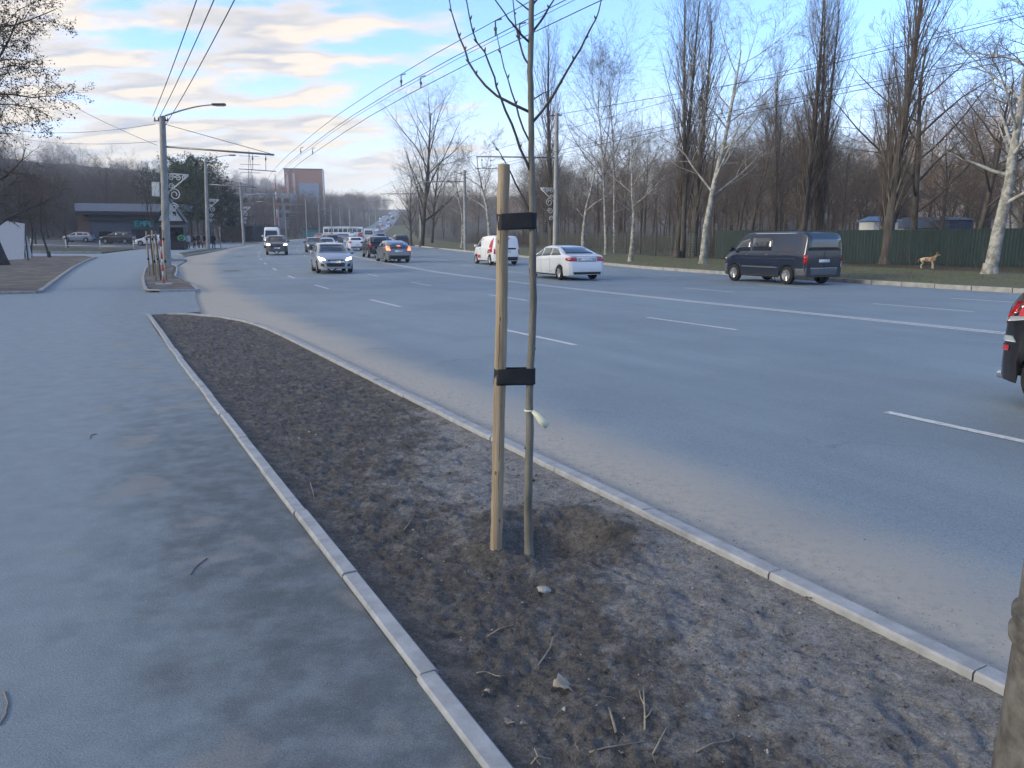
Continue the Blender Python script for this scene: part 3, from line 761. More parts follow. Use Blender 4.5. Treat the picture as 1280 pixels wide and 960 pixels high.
def patch(bv, view, cor, nx=6, ny=4, eps=0.008):
    """sheet of a body panel: cor = 4 corners (a, z) going round, cast on the hull from the side, front or rear"""
    vs = []; c = [Vector((p[0], p[1])) for p in cor]
    for i in range(nx + 1):
        for j in range(ny + 1):
            u = i / nx; v = j / ny
            p = (c[0] * (1 - u) + c[1] * u) * (1 - v) + (c[3] * (1 - u) + c[2] * u) * v
            if view in ('L', 'R'):
                s_ = 1 if view == 'L' else -1
                o = Vector((p.x, 6 * s_, p.y)); d = Vector((0, -s_, 0))
            else:
                s_ = 1 if view == 'F' else -1
                o = Vector((9 * s_, p.x, p.y)); d = Vector((-s_, 0, 0))
            h, nrm, _, _ = bv.ray_cast(o, d)
            if h is None:
                h = vs[-1] if vs else Vector((0, 0, 0)); vs.append(Vector(h)); continue
            if nrm.dot(d) > 0: nrm = -nrm
            vs.append(h + nrm * eps)
    fs = []
    for i in range(nx):
        for j in range(ny):
            a = i * (ny + 1) + j; f = (a, a + ny + 1, a + ny + 2, a + 1); fs.append(f)
    mb = MB().add([tuple(v) for v in vs], fs)
    # face outward
    a, b_, cc = (Vector(vs[k]) for k in (fs[0][0], fs[0][1], fs[0][2])); nn = (b_ - a).cross(cc - a)
    out = {'L': Vector((0, 1, 0)), 'R': Vector((0, -1, 0)), 'F': Vector((1, 0, 0)), 'B': Vector((-1, 0, 0))}[view]
    if nn.dot(out) < 0: mb.f = [f[::-1] for f in mb.f]
    # a thin edge so the panel reads as a solid piece
    n0 = len(mb.v); mb.v += [tuple(Vector(v) - out * 0.02) for v in mb.v]
    loop = [i * (ny + 1) for i in range(nx + 1)] + [nx * (ny + 1) + j for j in range(1, ny + 1)] + [i * (ny + 1) + ny for i in range(nx - 1, -1, -1)] + [j for j in range(ny - 1, 0, -1)]
    for a, b_ in zip(loop, loop[1:] + loop[:1]): mb.f.append((a, b_, b_ + n0, a + n0))
    return mb
_wheel = {}
def wheel_meshes(r, w=.2):
    key = (r, w)
    if key in _wheel: return _wheel[key]
    ty = MB().lathe([(r * .62, -w/2), (r * .90, -w/2), (r * .985, -w * .36), (r, -w * .2), (r, w * .2), (r * .985, w * .36), (r * .90, w/2), (r * .62, w/2)], 28, 'Y').mesh('tyre', m_tyre, True)
    rm = MB().lathe([(r * .62, -w*.30), (r * .66, w*.44), (r * .60, w*.46), (r * .56, w*.30), (r*.2, w*.25), (r * .16, w*.42), (.001, w*.44)], 28, 'Y')
    for k in range(7):
        a = 2 * math.pi * k / 7; rm.tube([(r*.12*math.cos(a), w*.36, r*.12*math.sin(a)), (r*.62*math.cos(a), w*.40, r*.62*math.sin(a))], r * .075, 5)
    rmm = rm.mesh('rim', m_rim, False)
    _wheel[key] = (ty, rmm); return _wheel[key]
def make_vehicle(name, spec, detail=2):
    root = thing(name, 'x', 'car')
    hm = hull(spec, 46 if detail == 2 else 22); body = hm.build('body', PAINT['white'], root, True, 38, recalc=True)
    bv = bvh_of(hm)
    def add(nm, mat, view, cor, nx=6, ny=4, eps=.008, parent=None):
        return patch(bv, view, cor, nx, ny, eps).build(nm, mat, parent or root, True)
    def both(nm, mat, cor, nx=6, ny=4, eps=.008):
        for sd_ in 'LR': add(nm, mat, sd_, cor, nx, ny, eps)
    if spec.get('ws'): add('windscreen', m_glass, 'F', spec['ws'], 8, 5)
    for cor in spec.get('rear_glass', []): add('rear_window', m_glass, 'B', cor, 8, 4)
    for cor in spec.get('side_glass', []): both('side_window', spec.get('glass_mat', m_glass), cor, 6, 3)
    for cor in spec.get('head', []):
        for s_ in (1, -1): add('headlight', spec.get('head_mat', m_lens), 'F', [(s_ * a, z) for a, z in cor], 4, 3, .012)
    for cor in spec.get('tail', []):
        for s_ in (1, -1): add('tail_light', spec.get('tail_mat', m_red), 'B', [(s_ * a, z) for a, z in cor], 4, 3, .012)
    for cor in spec.get('tail_side', []): both('tail_light_side', spec.get('tail_mat', m_red), cor, 3, 3, .012)
    for nm, mat, view, cor in spec.get('extra', []): 
        if view == 'LR': both(nm, mat, cor)
        else: add(nm, mat, view, cor)
    if detail == 2:
        for x in spec.get('seams', []):
            z0 = spec.get('sill', .2) + .12; zb = pinterp(x, spec['belt']); both('door_seam', m_black, [(x - .006, z0), (x + .006, z0), (x + .006, zb - .01), (x - .006, zb - .01)], 1, 5, .003)
        for x in spec.get('handles', []):
            z = pinterp(x, spec['belt']) - .13; both('door_handle', spec.get('handle_mat', m_grey_pl), [(x - .09, z), (x + .09, z), (x + .09, z + .035), (x - .09, z + .035)], 2, 1, .022)
        both('sill_trim', m_black, [(spec['wheels'][0] + spec['rw'] * 1.25, spec.get('sill', .2) + .01), (spec['wheels'][1] - spec['rw'] * 1.25, spec.get('sill', .2) + .01), (spec['wheels'][1] - spec['rw'] * 1.25, spec.get('sill', .2) + .075), (spec['wheels'][0] + spec['rw'] * 1.25, spec.get('sill', .2) + .075)], 5, 1, .005)
        mx, mz = spec.get('mirror', (0, 0))
        if mx:
            for s_ in (1, -1):
                w = pinterp(mx, spec['plan']); mb = MB()
                mb.lathe([(.001, -.11), (.06, -.10), (.085, -.03), (.085, .04), (.06, .10), (.001, .11)], 10, 'Y', (mx, s_ * (w + .10), mz)); mb.build('mirror', spec.get('mirror_mat', m_black), root, True)
        if spec.get('plates', True):
            zf, zr_ = spec.get('plate_z', (.42, .72)); add('number_plate', m_plate, 'F', [(-.26, zf), (.26, zf), (.26, zf + .11), (-.26, zf + .11)], 2, 1, .02); add('number_plate', m_plate, 'B', [(-.26, zr_), (.26, zr_), (.26, zr_ + .11), (-.26, zr_ + .11)], 2, 1, .02)
    x0, x1 = spec['prof'][0][0], spec['prof'][-1][0]; hw = max(p[1] for p in spec['plan'])
    zf = spec.get('sill', .2)
    mb = MB(); mb.box(((x0 + x1) / 2, 0, zf + .22), ((x1 - x0) * .88, hw * 1.30, .36)); mb.build('underbody', m_black, root)
    r = spec['rw']; ty, rm = wheel_meshes(r, spec.get('tw', .2))
    for xc in spec['wheels']:
        for s_ in (1, -1):
            wo_ = link('wheel', ty, root); wo_.location = (xc, s_ * (hw - .115), r)
            if s_ < 0: wo_.rotation_euler = (0, 0, math.pi)
            link('rim', rm, wo_)
    root['_tmp'] = 1; del root['_tmp']
    return root
def drive(proto, label, cat, s, tt, oncoming, color, group=None, first=False, yaw=0.0, zoff=0.0, xyz=None, rz=None):
    o = proto if first else copy_tree(proto)
    h = float(head(s)); x, y = pt(s, tt)
    o.location = xyz if xyz is not None else (x, y, zroad(s) + .002 + zoff)
    o.rotation_euler = (0, 0, rz if rz is not None else ((h - math.pi / 2) if oncoming else (h + math.pi / 2)) + yaw)
    for c in o.children:
        if c.name.split('.')[0] in ('body',) or (c.name.split('.')[0] == 'mirror' and color not in ('navy', 'grey')):
            c.material_slots[0].link = 'OBJECT'; c.material_slots[0].material = PAINT[color]
    for k in ('group',):
        if k in o: del o[k]
    tag(o, label, cat, group)
    return o
hatch = dict(prof=[(-2.2,.42),(-2.19,.62),(-2.12,.95),(-1.98,1.12),(-1.62,1.40),(-1.2,1.485),(-.4,1.51),(.25,1.46),(.78,1.22),(1.18,.99),(1.6,.90),(1.95,.79),(2.12,.68),(2.19,.54),(2.2,.40)],
    belt=[(-2.2,1.0),(-1.5,1.02),(1.0,.93),(1.7,.82),(2.2,.62)], plan=[(-2.2,.60),(-2.12,.78),(-1.8,.87),(0,.905),(1.5,.89),(1.9,.81),(2.1,.66),(2.2,.46)],
    wheels=(-1.32, 1.36), rw=.325, sill=.19, ws=[(-.68,1.02),(.68,1.02),(.58,1.41),(-.58,1.41)], rear_glass=[[(-.60,1.13),(.60,1.13),(.50,1.38),(-.50,1.38)]],
    side_glass=[[(-1.68,1.05),(-.98,1.03),(-.95,1.36),(-1.42,1.33)],[(-.90,1.03),(.02,1.0),(.02,1.39),(-.88,1.37)],[(.10,1.0),(.98,.98),(.50,1.27),(.10,1.37)]],
    head=[[(.50,.64),(.80,.70),(.80,.81),(.56,.74)]], tail=[[(.52,.78),(.80,.80),(.80,1.0),(.56,.98)]], tail_side=[[(-2.06,.80),(-1.86,.84),(-1.86,.99),(-2.06,.98)]],
    extra=[('grille', m_black, 'F', [(-.42,.34),(.42,.34),(.50,.52),(-.50,.52)]), ('upper_grille', m_black, 'F', [(-.36,.62),(.36,.62),(.40,.68),(-.40,.68)]), ('grille_bar', m_chrome, 'F', [(-.36,.575),(.36,.575),(.38,.60),(-.38,.60)]),
           ('fog_lamp', m_black, 'F', [(.55,.34),(.72,.36),(.72,.50),(.58,.47)]), ('fog_lamp', m_black, 'F', [(-.72,.36),(-.55,.34),(-.58,.47),(-.72,.50)]), ('bumper_trim', m_black, 'B', [(-.6,.30),(.6,.30),(.62,.42),(-.62,.42)])],
    seams=(-.94, .06, 1.02), handles=(-.72, .28), mirror=(.85, 1.03), plate_z=(.52, .60))
sedan = dict(prof=[(-2.25,.45),(-2.24,.70),(-2.18,.95),(-2.05,1.035),(-1.62,1.085),(-1.05,1.31),(-.62,1.42),(0,1.445),(.42,1.385),(.85,1.17),(1.28,.955),(1.7,.86),(2.05,.72),(2.2,.58),(2.25,.42)],
    belt=[(-2.25,.98),(-1.5,1.03),(1.2,.90),(2.25,.6)], plan=[(-2.25,.70),(-2.15,.82),(-1.8,.865),(0,.88),(1.4,.87),(1.85,.78),(2.1,.62),(2.25,.40)],
    wheels=(-1.32, 1.38), rw=.315, sill=.18, ws=[(-.66,.98),(.66,.98),(.56,1.35),(-.56,1.35)], rear_glass=[[(-.66,1.10),(.66,1.10),(.53,1.36),(-.53,1.36)]],
    side_glass=[[(-1.45,1.05),(-.52,1.02),(-.50,1.34),(-.98,1.30)],[(-.44,1.02),(.35,.98),(.32,1.33),(-.42,1.345)],[(.42,.98),(1.12,.955),(.78,1.13),(.42,1.30)]], glass_mat=m_glass2,
    head=[[(.45,.62),(.74,.66),(.74,.76),(.5,.72)]], tail=[[(.47,.80),(.80,.80),(.80,.955),(.47,.955)]], tail_side=[[(-2.16,.80),(-1.90,.84),(-1.92,.94),(-2.16,.955)]],
    extra=[('grille', m_black, 'F', [(-.45,.35),(.45,.35),(.5,.52),(-.5,.52)]), ('plate_recess', plain('plate_recess', (.35,.36,.37), .5), 'B', [(-.44,.78),(.44,.78),(.44,.945),(-.44,.945)]), ('bumper_trim', m_black, 'B', [(-.62,.26),(.62,.26),(.66,.36),(-.66,.36)]),
           ('crease', plain('crease_white', (.60,.61,.62), .4), 'LR', [(-1.0,.36),(1.0,.36),(1.0,.385),(-1.0,.385)]), ('boot_seam', m_black, 'B', [(-.72,.985),(.72,.985),(.72,.993),(-.72,.993)])],
    seams=(-.48, .38, 1.08), handles=(-.40, .55), handle_mat=PAINT['white'], mirror=(.95, 1.0), plate_z=(.40, .80))
prius = dict(prof=[(-2.23,.45),(-2.21,.75),(-2.16,1.05),(-2.05,1.13),(-1.3,1.37),(-.5,1.485),(.1,1.47),(.6,1.31),(1.3,.96),(1.8,.83),(2.12,.66),(2.23,.42)],
    belt=[(-2.23,1.0),(-1.4,1.04),(1.2,.92),(2.23,.58)], plan=[(-2.23,.72),(-2.15,.82),(-1.7,.86),(0,.875),(1.4,.86),(1.9,.76),(2.23,.42)],
    wheels=(-1.30, 1.40), rw=.315, sill=.18, ws=[(-.66,.99),(.66,.99),(.56,1.40),(-.56,1.40)], rear_glass=[[(-.58,1.14),(.58,1.14),(.48,1.34),(-.48,1.34)], [(-.62,.93),(.62,.93),(.62,1.08),(-.62,1.08)]],
    side_glass=[[(-1.6,1.07),(-.9,1.05),(-.9,1.36),(-1.2,1.32)],[(-.82,1.04),(.1,1.0),(.1,1.40),(-.8,1.38)],[(.18,1.0),(1.15,.97),(.6,1.25),(.2,1.37)]],
    head=[[(.45,.62),(.72,.68),(.72,.80),(.5,.72)]], tail=[[(.58,.80),(.81,.80),(.80,1.08),(.66,1.08)]], tail_side=[[(-2.15,.82),(-1.98,.88),(-2.0,1.05),(-2.15,1.06)]], tail_mat=m_redlit,
    extra=[('brake_light', m_redlit, 'B', [(-.12,1.10),(.12,1.10),(.12,1.135),(-.12,1.135)]), ('bumper_trim', m_black, 'B', [(-.66,.26),(.66,.26),(.70,.48),(-.70,.48)]), ('grille', m_black, 'F', [(-.45,.3),(.45,.3),(.5,.45),(-.5,.45)])],
    seams=(-.86, .14, 1.1), handles=(-.62, .36), mirror=(.95, 1.02), plate_z=(.40, .70))
suv = dict(prof=[(-2.35,.55),(-2.34,.85),(-2.28,1.15),(-2.1,1.40),(-1.8,1.64),(-1.3,1.70),(-.3,1.72),(.3,1.66),(.8,1.42),(1.1,1.18),(1.6,1.10),(2.05,1.02),(2.25,.90),(2.33,.7),(2.35,.5)],
    belt=[(-2.35,1.1),(-1.4,1.15),(1.0,1.08),(2.35,.85)], plan=[(-2.35,.72),(-2.25,.86),(-1.8,.93),(0,.945),(1.7,.93),(2.1,.85),(2.35,.62)],
    wheels=(-1.35, 1.42), rw=.37, sill=.25, k=.15, ws=[(-.72,1.2),(.72,1.2),(.64,1.60),(-.64,1.60)], rear_glass=[[(-.66,1.22),(.66,1.22),(.58,1.56),(-.58,1.56)]],
    side_glass=[[(-1.95,1.18),(-1.12,1.18),(-1.12,1.58),(-1.7,1.54)],[(-1.04,1.18),(-.06,1.16),(-.06,1.60),(-1.0,1.59)],[(.02,1.16),(.92,1.14),(.52,1.45),(.05,1.59)]],
    head=[[(.56,.84),(.86,.86),(.86,.97),(.60,.95)]], tail=[[(.68,.85),(.88,.85),(.86,1.12),(.70,1.12)]],
    extra=[('grille', m_black, 'F', [(-.5,.66),(.5,.66),(.54,.90),(-.54,.90)]), ('grille_bar', m_chrome, 'F', [(-.5,.76),(.5,.76),(.5,.79),(-.5,.79)]), ('bumper_trim', m_grey_pl, 'F', [(-.7,.42),(.7,.42),(.7,.54),(-.7,.54)]), ('bumper_trim', m_black, 'B', [(-.75,.35),(.75,.35),(.75,.52),(-.75,.52)]),
           ('roof_rail', m_chrome, 'LR', [(-1.4,1.665),(.1,1.665),(.1,1.69),(-1.4,1.69)])],
    seams=(-1.08, -.02, .98), handles=(-.85, .2), mirror=(.82, 1.2), plate_z=(.56, .75))
van = dict(prof=[(-2.43,.45),(-2.42,.75),(-2.41,1.2),(-2.37,1.75),(-2.32,1.90),(-2.2,1.955),(-1.2,2.0),(.4,2.0),(.85,1.95),(1.12,1.80),(1.40,1.50),(1.68,1.22),(2.0,1.11),(2.28,.96),(2.38,.80),(2.43,.45)],
    belt=[(-2.43,1.22),(1.3,1.20),(1.8,1.08),(2.43,.75)], plan=[(-2.43,.86),(-2.36,.94),(-2.1,.975),(0,.985),(1.6,.965),(2.0,.90),(2.25,.78),(2.43,.55)],
    wheels=(-1.50, 1.46), rw=.345, sill=.24, k=.10, cab=.7, sq=.9, crown=.05, ws=[(-.74,1.26),(.74,1.26),(.68,1.84),(-.68,1.84)],
    rear_glass=[[(-.82,1.28),(.82,1.28),(.78,1.80),(-.78,1.80)]],
    side_glass=[[(-.62,1.26),(.46,1.26),(.46,1.74),(-.62,1.74)],[(.56,1.24),(1.50,1.22),(1.10,1.62),(.60,1.74)]],
    head=[[(.52,.80),(.80,.84),(.76,1.02),(.56,.96)]], tail=[[(.82,.80),(.93,.80),(.93,1.12),(.84,1.12)]], tail_side=[[(-2.40,.80),(-2.33,.80),(-2.33,1.12),(-2.40,1.12)]],
    extra=[('side_moulding', m_grey_pl, 'LR', [(-1.02,.60),(.98,.60),(.98,.655),(-1.02,.655)]), ('swage', plain('navy_swage', (.03,.04,.07), .3), 'LR', [(-2.2,.96),(1.75,.94),(1.75,.965),(-2.2,.985)]), ('side_panel_line', plain('navy_line', (.025,.035,.06), .3), 'LR', [(-2.2,1.22),(-.7,1.22),(-.7,1.24),(-2.2,1.24)]),
           ('bumper', m_grey_pl, 'B', [(-.9,.36),(.9,.36),(.9,.60),(-.9,.60)]), ('bumper_strip', m_box, 'B', [(-.9,.62),(.9,.62),(.9,.645),(-.9,.645)]), ('door_split', m_black, 'B', [(-.008,.62),(.008,.62),(.008,1.9),(-.008,1.9)]), ('bumper_side', m_grey_pl, 'LR', [(-2.42,.34),(-1.96,.34),(-1.96,.62),(-2.42,.62)]),
           ('front_bumper', m_grey_pl, 'LR', [(1.92,.30),(2.40,.30),(2.34,.62),(1.92,.74)]), ('grille', m_black, 'F', [(-.5,.60),(.5,.60),(.5,.82),(-.5,.82)]), ('drip_rail', m_box, 'LR', [(-2.3,1.905),(.9,1.905),(.9,1.925),(-2.3,1.925)]), ('roof_edge', m_box, 'B', [(-.84,1.90),(-.80,1.90),(-.84,.66),(-.88,.66)])],
    seams=(.51, -.68, 1.62), handles=(-.45, .7), mirror=(1.52, 1.30), plate_z=(.45, .84))
doblo = dict(prof=[(-2.2,.45),(-2.19,.80),(-2.16,1.3),(-2.08,1.72),(-1.9,1.83),(-.6,1.86),(.35,1.79),(.72,1.60),(1.12,1.18),(1.6,1.04),(1.95,.90),(2.14,.74),(2.2,.45)],
    belt=[(-2.2,1.12),(1.0,1.10),(2.2,.75)], plan=[(-2.2,.74),(-2.12,.86),(-1.8,.905),(0,.915),(1.5,.90),(1.9,.80),(2.2,.5)],
    wheels=(-1.36, 1.36), rw=.325, sill=.21, k=.12, cab=.65, ws=[(-.70,1.18),(.70,1.18),(.62,1.68),(-.62,1.68)], rear_glass=[], side_glass=[[(.30,1.14),(1.05,1.12),(.72,1.52),(.34,1.66)]],
    head=[[(.5,.72),(.76,.78),(.74,.96),(.55,.90)]], tail=[[(.76,.70),(.86,.70),(.84,1.02),(.78,1.02)]],
    extra=[('logo_panel', plain('red_decal', (.42,.02,.03), .4), 'LR', [(.30,.42),(1.0,.42),(1.0,.62),(.30,.62)]), ('roof_flash', plain('orange_decal', (.75,.42,.08), .4), 'LR', [(.0,1.56),(.28,1.56),(.24,1.68),(-.1,1.68)]), ('door_flash', plain('red_decal2', (.42,.02,.03), .4), 'LR', [(-1.9,.82),(-1.0,.72),(-1.5,1.5),(-1.9,1.7)]),
           ('rear_flash', plain('red_decal3', (.5,.05,.07), .4), 'B', [(.15,1.38),(.45,1.38),(.75,1.74),(-.35,1.74)]), ('handle_bar', m_black, 'B', [(-.62,.98),(.50,.98),(.50,1.08),(-.62,1.08)]), ('bumper_trim', m_black, 'B', [(-.72,.30),(.72,.30),(.74,.52),(-.74,.52)]), ('grille', m_black, 'F', [(-.45,.42),(.45,.42),(.5,.6),(-.5,.6)])],
    seams=(.22, 1.1, -.72), handles=(.42,), mirror=(1.0, 1.2), plate_z=(.45, .80))
bigvan = dict(prof=[(-2.95,.5),(-2.94,1.2),(-2.9,2.3),(-2.7,2.55),(1.0,2.6),(1.45,2.40),(1.85,1.80),(2.2,1.35),(2.6,1.20),(2.85,.95),(2.95,.5)],
    belt=[(-2.95,1.35),(1.9,1.32),(2.95,.8)], plan=[(-2.95,.90),(-2.8,.98),(0,1.0),(2.1,.98),(2.6,.86),(2.95,.6)], wheels=(-1.8, 1.85), rw=.36, sill=.27, k=.09, cab=.9, sq=.92,
    ws=[(-.78,1.40),(.78,1.40),(.72,2.18),(-.72,2.18)], rear_glass=[[(-.7,1.5),(.7,1.5),(.66,2.2),(-.66,2.2)]], side_glass=[[(.9,1.4),(1.95,1.38),(1.55,2.0),(.95,2.1)]],
    head=[[(.55,.85),(.82,.9),(.80,1.1),(.6,1.02)]], tail=[[(.82,.9),(.95,.9),(.93,1.3),(.85,1.3)]], extra=[('grille', m_black, 'F', [(-.45,.62),(.45,.62),(.5,1.0),(-.5,1.0)]), ('bumper_trim', m_grey_pl, 'F', [(-.7,.36),(.7,.36),(.72,.56),(-.72,.56)])],
    seams=(.85, 2.0), handles=(1.0,), mirror=(2.0, 1.5), plate_z=(.45, .6))
coupe = dict(prof=[(-2.35,.36),(-2.345,.55),(-2.32,.78),(-2.27,1.0),(-2.18,1.16),(-2.04,1.27),(-1.80,1.345),(-1.35,1.43),(-.85,1.49),(-.3,1.51),(.3,1.46),(.8,1.25),(1.3,1.0),(1.75,.92),(2.15,.76),(2.3,.6),(2.35,.4)],
    belt=[(-2.35,1.0),(-1.6,1.05),(1.2,.93),(2.35,.6)], plan=[(-2.35,.66),(-2.29,.79),(-2.15,.87),(-1.8,.905),(0,.92),(1.5,.90),(2.0,.78),(2.35,.45)], wheels=(-1.72, 1.38), rw=.325, sill=.21,
    ws=[(-.66,1.02),(.66,1.02),(.56,1.40),(-.56,1.40)], rear_glass=[[(-.62,1.14),(.62,1.14),(.54,1.36),(-.54,1.36)]],
    side_glass=[[(-1.75,1.09),(-.75,1.02),(-.72,1.38),(-1.2,1.30)],[(-.66,1.02),(.25,.99),(.25,1.40),(-.63,1.39)],[(.33,.99),(1.12,.96),(.72,1.20),(.33,1.38)]],
    head=[[(.45,.62),(.74,.66),(.74,.76),(.5,.72)]], tail=[[(.36,.86),(.80,.84),(.84,1.0),(.42,.97)]], tail_side=[[(-2.26,.90),(-1.80,.96),(-1.72,1.09),(-2.18,1.06)]],
    extra=[('tail_light_clear', m_lens, 'LR', [(-2.27,.855),(-1.86,.925),(-1.80,.965),(-2.27,.905)]), ('reflector', m_red, 'LR', [(-2.325,.565),(-2.20,.565),(-2.20,.62),(-2.325,.62)]), ('reflector', m_red, 'B', [(.55,.56),(.78,.56),(.78,.62),(.55,.62)]), ('reflector', m_red, 'B', [(-.78,.56),(-.55,.56),(-.55,.62),(-.78,.62)]),
           ('bumper_glint', m_lens, 'LR', [(-2.32,.655),(-2.12,.66),(-2.16,.72),(-2.30,.72)]), ('bumper_trim', m_black, 'B', [(-.62,.26),(.62,.26),(.66,.38),(-.66,.38)]), ('bright_strip', m_chrome, 'B', [(-.62,.965),(.62,.965),(.62,.985),(-.62,.985)]), ('grille', m_black, 'F', [(-.4,.4),(.4,.4),(.42,.6),(-.42,.6)])],  # silver lens patch on the bumper sides
    seams=(-.70, .29, 1.1), handles=(-.5, .5), mirror=(.95, 1.05), plate_z=(.45, .76))
hatch_p = make_vehicle('hatchback_car', dict(hatch, head_mat=m_headlit)); sedan_p = make_vehicle('saloon_car', sedan); prius_p = make_vehicle('hybrid_car', prius)
suv_p = make_vehicle('suv_car', dict(suv, head_mat=m_headlit)); van_p = make_vehicle('panel_van', van); doblo_p = make_vehicle('small_van', doblo); big_p = make_vehicle('delivery_van', bigvan); coupe_p = make_vehicle('black_car', coupe)
# parts only some copies need
hatch_dark = make_vehicle('hatchback_car', hatch); suv_dark = make_vehicle('suv_car', suv)
tiny_p = make_vehicle('distant_car', dict(hatch, extra=[], side_glass=hatch['side_glass'][1:]), detail=1)
# extra pieces on the near vehicles
MB().tube([(.55, 0, 2.0), (.55, 0, 2.10), (.52, 0, 2.22)], .012, 6).build('aerial', m_black, van_p)
mb = MB(); mb.lathe([(.03, -.16), (.045, -.15), (.045, .0), (.03, .0)], 14, 'X', (-2.28, .55, .27)); mb.build('exhaust', m_chrome, coupe_p, True)
mb = MB(); mb.lathe([(.03, -.16), (.045, -.15), (.045, .0), (.03, .0)], 14, 'X', (-2.28, -.55, .27)); mb.build('exhaust', m_chrome, coupe_p, True)

drive(hatch_p, 'silver hatchback with lit headlights approaching ahead of the other oncoming cars', 'car', 42.6, 6.55, True, 'silver', None, True, yaw=-0.05)
drive(sedan_p, 'white saloon car seen from behind with red tail lamps beyond the sapling', 'car', 32.0, 14.95, False, 'white', None, True)
drive(van_p, 'dark navy panel van with dark rear windows by the far kerb', 'van', 25.0, 21.35, False, 'navy', None, True, yaw=-0.02)
drive(doblo_p, 'small white van with red markings half hidden by the wooden stake', 'van', 49.6, 18.2, False, 'white', None, True)
drive(coupe_p, 'black car with red wraparound tail lamp, only its rear end showing', 'car', 3.70, 6.2, True, 'black', None, True)
drive(prius_p, 'grey hatchback braking with glowing red brake lights beside the centre line', 'car', 55.6, 12.6, False, 'grey', None, True)
drive(suv_p, 'dark grey off-roader with lit headlights approaching before the white delivery van', 'car', 75.8, 5.6, True, 'darkgrey', None, True)
drive(big_p, 'tall white delivery van approaching behind the dark off-roader', 'van', 107, 4.8, True, 'white', None, True)
drive(suv_dark, 'black off-roader seen from behind beside the braking grey hatchback', 'car', 66.0, 13.2, False, 'black', None, True)
drive(hatch_dark, 'grey car following close behind the silver hatchback', 'car', 84.0, 9.4, True, 'darkgrey', None, True)
drive(sedan_p, 'white saloon approaching behind the grey follower of the silver hatchback', 'car', 86.0, 12.2 - 1.6 + .2, True, 'white')
drive(hatch_dark, 'pale green and white car beside the tall white delivery van', 'car', 130, 4.0, True, 'pale_green')
drive(suv_dark, 'dark off-roader waiting alone behind the white saloon, seen from its rear', 'car', 112, 12.4, False, 'darkgrey')
drive(sedan_p, 'dark saloon just past the lone dark off-roader', 'car', 128, 13.2, False, 'darkgrey')
drive(hatch_dark, 'white car roof showing above the black off-roader', 'car', 92, 14.2, False, 'white')
drive(sedan_p, 'white car roof showing above the braking grey hatchback', 'car', 90, 17.4, False, 'white')
drive(suv_dark, 'black car ahead of the braking grey hatchback near the forked tree', 'car', 99, 20.2, False, 'black')
drive(big_p, 'white van small in the distance near the forked tree', 'van', 150, 18.5, False, 'white')
drive(suv_dark, 'dark car beside the distant white van near the forked tree', 'car', 160, 20.8, False, 'black')
rnd = random.Random(12); first = True
for k in range(46):
    s = 178 + k * 15.5 + rnd.uniform(-4, 4); onc = rnd.random() < .35
    if 244 < s < 270: continue
    w_ = float(np.interp(s, [190, 290], [1, .48])); tt = 11.8 + w_ * (-rnd.choice((2.4, 5.8, 9.4)) if onc else rnd.choice((2.2, 5.6, 9.2)))
    c = rnd.choice(['white', 'white', 'silver', 'darkgrey', 'black', 'pearl', 'grey', 'red'])
    drive(tiny_p, 'tiny car in the stream of traffic climbing the far hill', 'car', s, tt, onc, c, 'cars climbing the far hill', first); first = False
# bus crossing
bus = dict(prof=[(-6,.5),(-5.98,1.4),(-5.94,2.75),(-5.8,2.95),(0,3.02),(5.7,2.98),(5.92,2.7),(5.98,1.3),(6,.5)], belt=[(-6,1.25),(6,1.25)], plan=[(-6,1.1),(-5.9,1.22),(-5.6,1.25),(5.6,1.25),(5.9,1.2),(6,1.05)],
    wheels=(-3.1, 3.4), rw=.48, sill=.34, k=.05, cab=1.7, sq=.93, ws=[(-1.05,1.2),(1.05,1.2),(1.02,2.6),(-1.02,2.6)], rear_glass=[[(-.9,1.6),(.9,1.6),(.9,2.5),(-.9,2.5)]],
    side_glass=[[(-5.6 + k * 1.42, 1.35), (-4.35 + k * 1.42, 1.35), (-4.35 + k * 1.42, 2.35), (-5.6 + k * 1.42, 2.35)] for k in range(8)],
    extra=[('green_stripe', plain('bus_green', (.08,.25,.16), .4), 'LR', [(-5.8,2.45),(5.8,2.45),(5.8,2.62),(-5.8,2.62)]), ('blue_skirt', plain('bus_blue', (.05,.09,.2), .4), 'LR', [(-2.2,.42),(2.5,.42),(2.5,.75),(-2.2,.75)])], tw=.28)
bus_p = make_vehicle('bus', bus); drive(bus_p, 'white and green bus crossing the junction below the hill', 'bus', 254, 6, False, 'white', None, True, rz=math.pi + .10, xyz=(*pt(250, 6.5), zroad(250)))
# parked cars by the dark building
def park(proto, label, u, D, rz, color, group=None):
    p = at(u, D, 0.0); s, t_ = st(p.x, p.y); return drive(proto, label, 'car', 0, 0, False, color, group, xyz=(p.x, p.y, p.z + .035), rz=rz)
park(hatch_dark, 'silver hatchback parked left of the dark off-roader by the low building', 99, 118, math.pi + .12, 'silver')
park(suv_dark, 'dark off-roader parked between two pale cars by the low building', 148, 114, math.pi + .05, 'darkgrey')
park(hatch_dark, 'white car parked right of the dark off-roader, behind the staked saplings', 191, 108, math.pi + .2, 'white')
for o in (tiny_p,): pass

